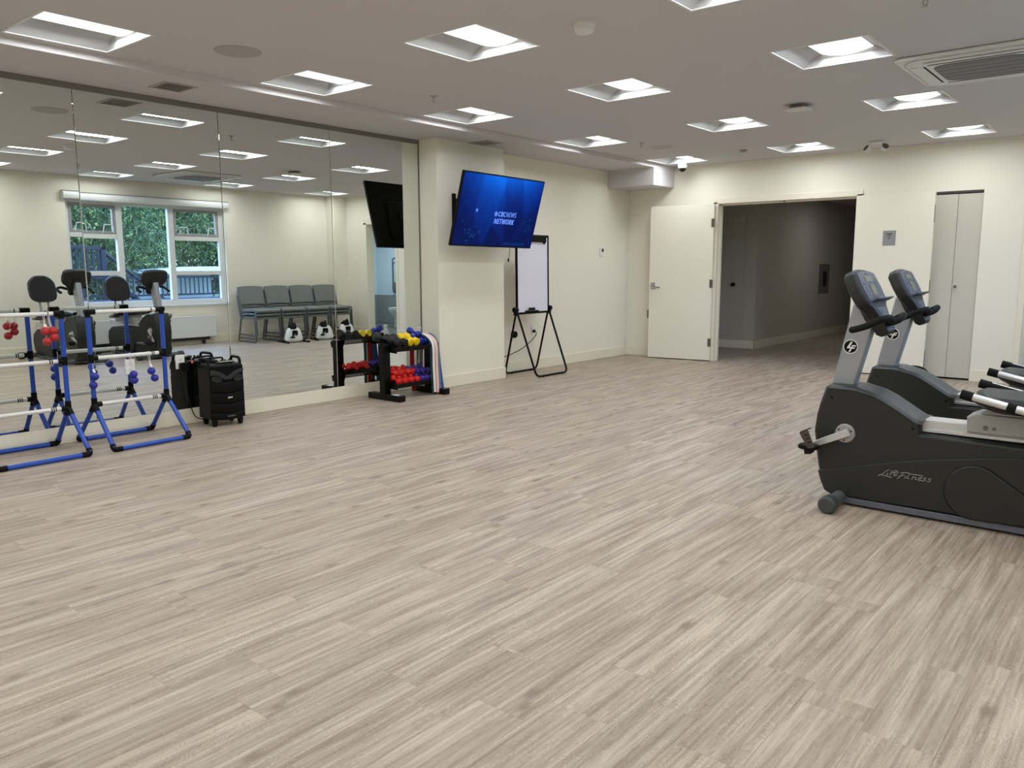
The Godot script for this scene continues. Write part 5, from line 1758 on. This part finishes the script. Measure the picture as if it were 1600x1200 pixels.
# ------------------------------------------------------------------ television
func screen_image() -> ImageTexture:
	var W := 640
	var H := 360
	var im := Image.create(W, H, false, Image.FORMAT_RGB8)
	var nz := noise(0.02, 61, 3).get_image(W, H)
	var polys := [
		[PackedVector2Array([Vector2(150, 0), Vector2(330, 0), Vector2(270, 360), Vector2(215, 360), Vector2(120, 190)]), 0.10],
		[PackedVector2Array([Vector2(310, 0), Vector2(460, 0), Vector2(520, 200), Vector2(430, 360), Vector2(400, 360)]), -0.14],
		[PackedVector2Array([Vector2(460, 0), Vector2(640, 0), Vector2(640, 120), Vector2(500, 200)]), 0.06],
		[PackedVector2Array([Vector2(270, 250), Vector2(400, 360), Vector2(230, 360)]), -0.22]]
	for y in H:
		for x in W:
			var u := float(x) / W
			var v := float(y) / H
			var t := 0.62 - 0.55 * v - 0.28 * pow(absf(u - 0.5) * 2.0, 2.0)
			t += 0.35 * exp(-pow((u - 0.55) / 0.4, 2.0)) * exp(-pow(v / 0.22, 2.0))
			for q in polys:
				if Geometry2D.is_point_in_polygon(Vector2(x, y), q[0]): t += q[1] * 0.95
			t = clampf(t + (nz.get_pixel(x, y).r - 0.5) * 0.06, 0.03, 1.0)
			im.set_pixel(x, y, Color(0.0 + 0.02 * t * t, 0.07 + 0.36 * pow(t, 1.2), 0.30 + 0.64 * t))
	rng.seed = 63
	for k in 150:      # city lights at both lower corners
		var left := rng.randf() < 0.55
		var x := int(rng.randfn(120, 32)) if left else int(rng.randfn(585, 26))
		var y := int(clampf(rng.randfn(305, 26) if left else rng.randfn(255, 34), 190, 352))
		var r := rng.randi_range(1, 4)
		var c := Color(0.12, 0.42, 0.72) if rng.randf() < 0.6 else Color(0.02, 0.09, 0.30)
		for dy in range(-r, r + 1):
			for dx in range(-r, r + 1):
				if dx * dx + dy * dy <= r * r and x + dx > 0 and x + dx < W and y + dy < H:
					im.set_pixel(x + dx, y + dy, im.get_pixel(x + dx, y + dy).lerp(c, 0.62))
	for k in 26:
		im.fill_rect(Rect2i(395 + k * 7 + (k % 3), 340 + (k % 2) * 8, 4, 5), Color(0.10, 0.36, 0.66))
	for r in range(16, 0, -1):   # one bright bokeh spot
		for a in 60: 
			var p := Vector2(140, 180) + Vector2.from_angle(TAU * a / 60) * r
			im.set_pixel(int(p.x), int(p.y), im.get_pixel(int(p.x), int(p.y)).lerp(Color(0.45, 0.68, 1.0), pow(1.0 - r / 17.0, 1.5)))
	return ImageTexture.create_from_image(im)

func television() -> void:
	var o := thing("television", "wall-mounted television tilted down from the column, blue news screen", "television", Transform3D(Basis.from_euler(Vector3(0.276, 1.572, -0.007)), Vector3(-5.628, 1.881, -6.584)))
	var w := 1.325
	var h := 0.762
	var b := MB.new()
	b.box(Vector3(w, h, 0.032), at(0, 0, -0.017), 0.004)
	b.prism(rrect(0.86, 0.46, 0.05), 0.02, at(0, -0.08, -0.042), 0.009)
	obj("housing", b, M.black, o)
	var sm := StandardMaterial3D.new()
	sm.albedo_color = Color(0.01, 0.01, 0.012); sm.roughness = 0.3; sm.metallic_specular = 0.2
	sm.emission_enabled = true; sm.emission = Color.BLACK; sm.emission_texture = screen_image(); sm.emission_energy_multiplier = 0.92
	b = MB.new()
	var sx := w / 2 - 0.011
	var sy := h / 2 - 0.012
	b.quad_uv(Vector3(-sx, -sy + 0.004, 0.0005), Vector3(sx, -sy + 0.004, 0.0005), Vector3(sx, sy, 0.0005), Vector3(-sx, sy, 0.0005), Vector3.BACK, [Vector2(0, 1), Vector2(1, 1), Vector2(1, 0), Vector2(0, 0)])
	var sc := obj("screen", b, sm, o)
	var tm := glow(Color(0.40, 0.56, 0.95), 0.7)
	obj("lettering", letters("CBC", 0.052, 0.001, 0.12, true, 0.92), tm, sc, at(0.04, -0.02, 0.002))
	obj("lettering", letters("NEWS", 0.052, 0.001, 0.12, false, 0.92), tm, sc, at(0.195, -0.02, 0.002))
	obj("lettering", letters("NETWORK", 0.054, 0.001, 0.12, true, 0.92), tm, sc, at(0.095, -0.098, 0.002))
	b = MB.new()
	b.lathe([Vector2(0, 0.001), Vector2(0.0095, 0.001)], 12, at(-0.058, -0.02, 0.002, 90))
	for k in 8:
		var a := TAU * k / 8
		b.prism(PackedVector2Array([Vector2.from_angle(a - 0.3) * 0.013, Vector2.from_angle(a - 0.26) * 0.026, Vector2.from_angle(a + 0.26) * 0.026, Vector2.from_angle(a + 0.3) * 0.013]), 0.001, at(-0.058, -0.02, 0.0025))
	obj("emblem", b, tm, sc)
	var l := AreaLight3D.new()
	l.name = "screen_lamp"; l.area_size = Vector2(w - 0.03, h - 0.03); l.light_energy = 0.05; l.light_color = Color(0.25, 0.45, 1.0)
	l.shadow_enabled = true; l.area_range = 12.0; l.area_attenuation = 2.0; l.position = Vector3(0, 0, 0.004); l.rotation_degrees = Vector3(0, 180, 0)
	o.add_child(l)
	o = thing("television_mount", "black wall bracket on the column holding the tilted television", "wall mount", at(-6.03, 1.88, -6.55, 0, 90))
	b = MB.new()
	for s in [-1.0, 1.0]: b.bx(Vector3(s * 0.27 - 0.022, -0.20, 0.0), Vector3(s * 0.27 + 0.022, 0.20, 0.03), 0.006)
	for y in [-0.13, 0.13]: b.bx(Vector3(-0.29, y - 0.02, 0.0), Vector3(0.29, y + 0.02, 0.02), 0.004)
	obj("wall_plate", b, M.blackmetal, o)
	b = MB.new()
	for s in [-1.0, 1.0]:
		b.tube([Vector3(s * 0.18, 0.10, 0.02), Vector3(s * 0.10, 0.02, 0.20)], 0.018, 8)
		b.tube([Vector3(s * 0.10, 0.02, 0.20), Vector3(s * 0.06, 0.0, 0.345)], 0.018, 8)
	b.box(Vector3(0.5, 0.05, 0.02), at(0, 0.0, 0.335, 15))
	obj("arm", b, M.blackmetal, o)
	o = thing("television_cable", "thin black cable with a plug dangling under the television", "cable", at(0, 0, 0))
	b = MB.new()
	b.tube(curve([Vector3(-5.78, 1.60, -6.90), Vector3(-5.77, 1.50, -6.915), Vector3(-5.775, 1.39, -6.90)], 4), 0.003, 6)
	obj("wire", b, M.black, o)
	b = MB.new()
	b.tube([Vector3(-5.775, 1.395, -6.90), Vector3(-5.777, 1.36, -6.898)], 0.009, 10)
	obj("plug", b, M.black, o)

# ------------------------------------------------------------------ flip chart
func easel() -> void:
	var o := thing("flip_chart", "white flip chart board on black tubular X legs beside the column", "easel", at(-5.97, 0, -7.59))
	var bx := Transform3D(Basis.from_euler(Vector3(deg_to_rad(-0.7), PI / 2, 0)), Vector3(0.0, 0.755, 0))   # x towards -z, y up, z to the room
	var b := MB.new()
	b.bx(Vector3(-0.295, 0.012, -0.008), Vector3(0.295, 0.90, 0.004))
	obj("board", b, M.board, o, bx)
	b = MB.new()
	for s in [-1.0, 1.0]: b.bx(Vector3(s * 0.302 - 0.011, -0.01, -0.014), Vector3(s * 0.302 + 0.011, 0.93, 0.012), 0.003)
	b.bx(Vector3(-0.313, -0.012, -0.014), Vector3(0.313, 0.014, 0.016), 0.003)
	b.bx(Vector3(-0.313, 0.905, -0.014), Vector3(0.313, 0.93, 0.012), 0.003)
	obj("board_frame", b, M.black, o, bx)
	b = MB.new()
	b.bx(Vector3(-0.27, 0.845, 0.004), Vector3(0.245, 0.92, 0.03), 0.005)
	b.bx(Vector3(0.20, 0.825, 0.004), Vector3(0.235, 0.85, 0.024), 0.004)
	obj("clamp_bar", b, M.black, o, bx)
	b = MB.new()
	b.bx(Vector3(-0.16, 0.012, 0.004), Vector3(0.06, 0.03, 0.05), 0.004)
	obj("pen_tray", b, M.black, o, bx)
	for s in [-1.0, 1.0]:
		b = MB.new()
		b.cyl(Vector3(0, 0.80, s * 0.305), Vector3(0, 0.80, s * 0.355), 0.032, 14)
		b.prism(rrect(0.05, 0.10, 0.015), 0.03, at(0, 0.78, s * 0.325), 0.004)
		obj("pivot_knob", b, M.black, o)
	for q in [[0.245, 1.0], [-0.245, -1.0]]:
		b = MB.new()
		var x: float = q[0]
		var dz: float = -0.075
		b.tube(bend([Vector3(0.0, 0.80, 0.312), Vector3(x, 0.0135, 0.312 + dz), Vector3(x, 0.0135, -0.312 + dz), Vector3(0.0, 0.80, -0.312)], 0.075, 6), 0.0125, 12)
		var lg := obj("leg_frame", b, M.blackmetal, o)
		b = MB.new()
		for z in [0.19, -0.19]: b.bx(Vector3(x - 0.014, 0.0, z + dz - 0.02), Vector3(x + 0.014, 0.012, z + dz + 0.02), 0.002)
		obj("foot_pad", b, M.rubber, lg)
	o = thing("eraser", "black whiteboard eraser on the ledge of the flip chart", "eraser", Transform3D(Basis.from_euler(Vector3(0, PI / 2, 0)), Vector3(-5.937, 0.789, -7.53)))
	b = MB.new()
	b.prism(PackedVector2Array([Vector2(-0.055, 0), Vector2(0.055, 0), Vector2(0.045, 0.03), Vector2(-0.045, 0.03)]), 0.03, Transform3D.IDENTITY, 0.004)
	obj("grip", b, M.black, o)
	b = MB.new()
	b.bx(Vector3(-0.055, -0.004, -0.015), Vector3(0.055, 0.001, 0.015))
	obj("felt", b, M.panelgrey, o)

# ------------------------------------------------------------------ things on the walls
func outlet(x: float, y: float, z: float, label: String) -> Node3D:
	var o := thing("wall_outlet", label, "outlet", at(x, y, z, 0, 90), "wall outlets")
	var b := MB.new()
	b.prism(rrect(0.075, 0.118, 0.008), 0.007, at(0, 0, 0.0035), 0.002)
	obj("cover_plate", b, M.plate, o)
	for s in [-1.0, 1.0]:
		b = MB.new()
		for q in [-0.007, 0.007]: b.bx(Vector3(q - 0.0012, s * 0.02 - 0.005, 0.0068), Vector3(q + 0.0012, s * 0.02 + 0.005, 0.0074))
		b.cyl(Vector3(0, s * 0.02 - 0.011, 0.0066), Vector3(0, s * 0.02 - 0.011, 0.0074), 0.0025, 8)
		obj("socket", b, M.black, o)
	return o

func wall_things() -> void:
	outlet(MX, 0.528, -2.862, "white wall outlet set in the mirror behind the ladder game's rungs")
	var o := outlet(MX, 0.528, -3.275, "white wall outlet set in the mirror at the party speaker, plug in it")
	var b := MB.new()
	b.bx(Vector3(-0.03, -0.075, 0.007), Vector3(0.04, -0.005, 0.05), 0.008)
	o = thing("power_adapter", "black power adapter plugged into the mirror outlet beside the party speaker", "power adapter", at(MX, 0.528, -3.285, 0, 90))
	obj("body", b, M.black, o)
	b = MB.new()
	b.tube(curve([Vector3(0.0, -0.07, 0.03), Vector3(0.02, -0.25, 0.03), Vector3(0.06, -0.45, 0.05), Vector3(0.14, -0.50, 0.06)], 5), 0.004, 6)
	obj("cord", b, M.black, o)
	outlet(-6.28, 0.508, -7.98, "white wall outlet with a black plug, behind the flip chart legs")
	outlet(-6.28, 0.482, -7.55, "white wall outlet with a round black adapter, close to the column")
	o = thing("power_adapter", "round black power adapter in the outlet nearest the column", "power adapter", at(-6.272, 0.475, -7.575, 0, 90))
	b = MB.new()
	b.lathe([Vector2(0.0, 0.05), Vector2(0.036, 0.048), Vector2(0.042, 0.04), Vector2(0.042, 0.0)], 18, at(0, 0, 0, 90))
	obj("body", b, M.black, o)
	o = thing("extension_cord", "black power cord sagging from the outlet to behind the column", "cord", at(-6.255, 0, 0))
	b = MB.new()
	b.tube(curve([Vector3(-0.015, 0.49, -7.98), Vector3(0.03, 0.47, -7.99), Vector3(0.03, 0.40, -7.92), Vector3(0.025, 0.30, -7.72), Vector3(0.02, 0.24, -7.50), Vector3(0.02, 0.19, -7.16)], 5), 0.005, 8)
	obj("wire", b, M.black, o)
	b = MB.new()
	b.bx(Vector3(-0.02, 0.475, -7.995), Vector3(0.015, 0.51, -7.965), 0.005)
	obj("plug", b, M.black, o)
	o = thing("thermostat", "small white thermostat with a dark display near the far corner", "thermostat", at(-6.28, 1.53, -9.55, 0, 90))
	b = MB.new()
	b.prism(rrect(0.115, 0.085, 0.012), 0.024, at(0, 0, 0.012), 0.004)
	b.bx(Vector3(-0.05, -0.08, 0.0), Vector3(0.02, -0.04, 0.015), 0.003)
	obj("case", b, M.plate, o)
	b = MB.new()
	b.box(Vector3(0.05, 0.045, 0.003), at(-0.008, 0.003, 0.0245))
	obj("display", b, M.darkgrey, o)
	o = thing("door_stop", "small dark hold-open plate on the wall behind the open door leaf", "door stop", at(-5.90, 0.62, BZ))
	b = MB.new()
	b.bx(Vector3(-0.02, -0.06, 0), Vector3(0.02, 0.06, 0.02), 0.004)
	obj("plate", b, M.steel, o)

# ------------------------------------------------------------------ stacked chairs, seen in the mirrors
func make_chair() -> Node3D:
	# faces -x, origin on the floor under the back of the seat
	var o := thing("stacking_chair", "grey chair", "chair", Transform3D.IDENTITY, "stacked grey chairs")
	for s in [-1.0, 1.0]:
		var b := MB.new()
		var z: float = s * 0.245
		b.tube(bend([Vector3(0.10, 0.83, z), Vector3(0.02, 0.50, z), Vector3(0.0, 0.42, z), Vector3(-0.43, 0.435, z), Vector3(-0.455, 0.012, z), Vector3(0.10, 0.012, z), Vector3(0.0, 0.40, z)], 0.04, 4), 0.0125, 8)
		obj("leg_frame", b, M.framegrey, o)
	var b := MB.new()
	var rows := []
	for i in 9:
		var u := i / 8.0
		var row := []
		for k in 7:
			var z := lerpf(-0.235, 0.235, k / 6.0)
			row.append(Vector3(lerpf(0.0, -0.46, u), 0.452 - 0.012 * sin(u * PI) - (0.03 * pow(maxf(0.0, u - 0.8) / 0.2, 2.0)), z))
		rows.append(row)
	b.sheet(rows, 0.035)
	obj("seat", b, M.fabric, o)
	b = MB.new()
	rows = []
	for i in 8:
		var u := i / 7.0
		var row := []
		for k in 9:
			var q := k / 8.0 * 2.0 - 1.0
			row.append(Vector3(lerpf(0.035, 0.105, u) + 0.03 * (1.0 - q * q), lerpf(0.54, 0.855, u) - 0.012 * q * q, q * 0.245))
		rows.append(row)
	b.sheet(rows, 0.026)
	obj("backrest", b, M.fabric, o)
	return o

func chairs() -> void:
	var where := ["in the stack nearest the window", "in the second stack from the window", "in the third stack from the window", "in the stack nearest the washroom door"]
	var first: Node3D
	for k in 4:
		for i in 3:
			var xf := at(0.10 - i * 0.022, i * 0.062, -8.02 - k * 0.535)
			var lab: String = "grey upholstered stacking chair, %s %s" % [["bottom one", "middle one", "top one"][i], where[k]]
			if first == null:
				first = make_chair()
				first.transform = xf
				first.set_meta("label", lab)
			else:
				dup(first, xf, lab, "stacked grey chairs")

func pedal_exercisers() -> void:
	var o := thing("pedal_exerciser", "small white pedal exerciser on the floor before the stack nearest the window", "pedal exerciser", at(-0.70, 0, -8.30, 0, 12), "pedal exercisers")
	var b := MB.new()
	var rings := []
	for q in [[0.03, 0.155, 0.075], [0.06, 0.16, 0.08], [0.15, 0.14, 0.075], [0.22, 0.12, 0.06], [0.255, 0.09, 0.045], [0.262, 0.06, 0.03]]:
		var r := PackedVector3Array()
		for k in 24:
			var a := TAU * k / 24
			r.append(Vector3(signf(cos(a)) * pow(absf(cos(a)), 0.5) * q[2], q[0], signf(sin(a)) * pow(absf(sin(a)), 0.5) * q[1]))
		rings.append(r)
	b.loft(rings)
	obj("housing", b, M.whitegloss, o)
	b = MB.new()
	b.prism(rrect(0.10, 0.09, 0.02), 0.02, at(-0.07, 0.17, 0, 0, 90, 0), 0.004)
	b.prism(rrect(0.12, 0.10, 0.03), 0.14, at(0, 0.265, 0.02, 25, 90, 0), 0.02)
	b.lathe([Vector2(0, 0.05), Vector2(0.022, 0.045), Vector2(0.026, 0.0)], 14, at(0.0, 0.30, -0.02))
	obj("console", b, M.black, o)
	for z in [-0.19, 0.19]:
		b = MB.new()
		b.tube([Vector3(-0.23, 0.016, z), Vector3(0.23, 0.016, z)], 0.016, 10)
		b.box(Vector3(0.04, 0.03, 0.10), at(0, 0.03, z * 0.8))
		obj("floor_bar", b, M.black, o)
	for s in [-1.0, 1.0]:
		b = MB.new()
		b.tube([Vector3(s * 0.07, 0.15, 0), Vector3(s * 0.10, 0.15, 0), Vector3(s * 0.105, 0.15 + s * 0.05, -s * 0.08)], 0.010, 8)
		var c := obj("crank", b, M.steel, o)
		b = MB.new()
		b.prism(rrect(0.08, 0.07, 0.02), 0.025, at(s * 0.15, 0.15 + s * 0.05, -s * 0.08, 90), 0.005)
		b.tube([Vector3(s * 0.15 - 0.03, 0.15 + s * 0.05, -s * 0.08), Vector3(s * 0.15, 0.20 + s * 0.05, -s * 0.08), Vector3(s * 0.15 + 0.03, 0.15 + s * 0.05, -s * 0.08)], 0.006, 6)
		obj("pedal", b, M.black, c)
	dup(o, at(-0.68, 0, -8.98, 0, 20), "small white pedal exerciser on the floor before the second stack from the window", "pedal exercisers")
	dup(o, at(-0.66, 0, -9.50, 0, 8), "small white pedal exerciser on the floor before the third stack of chairs", "pedal exercisers")
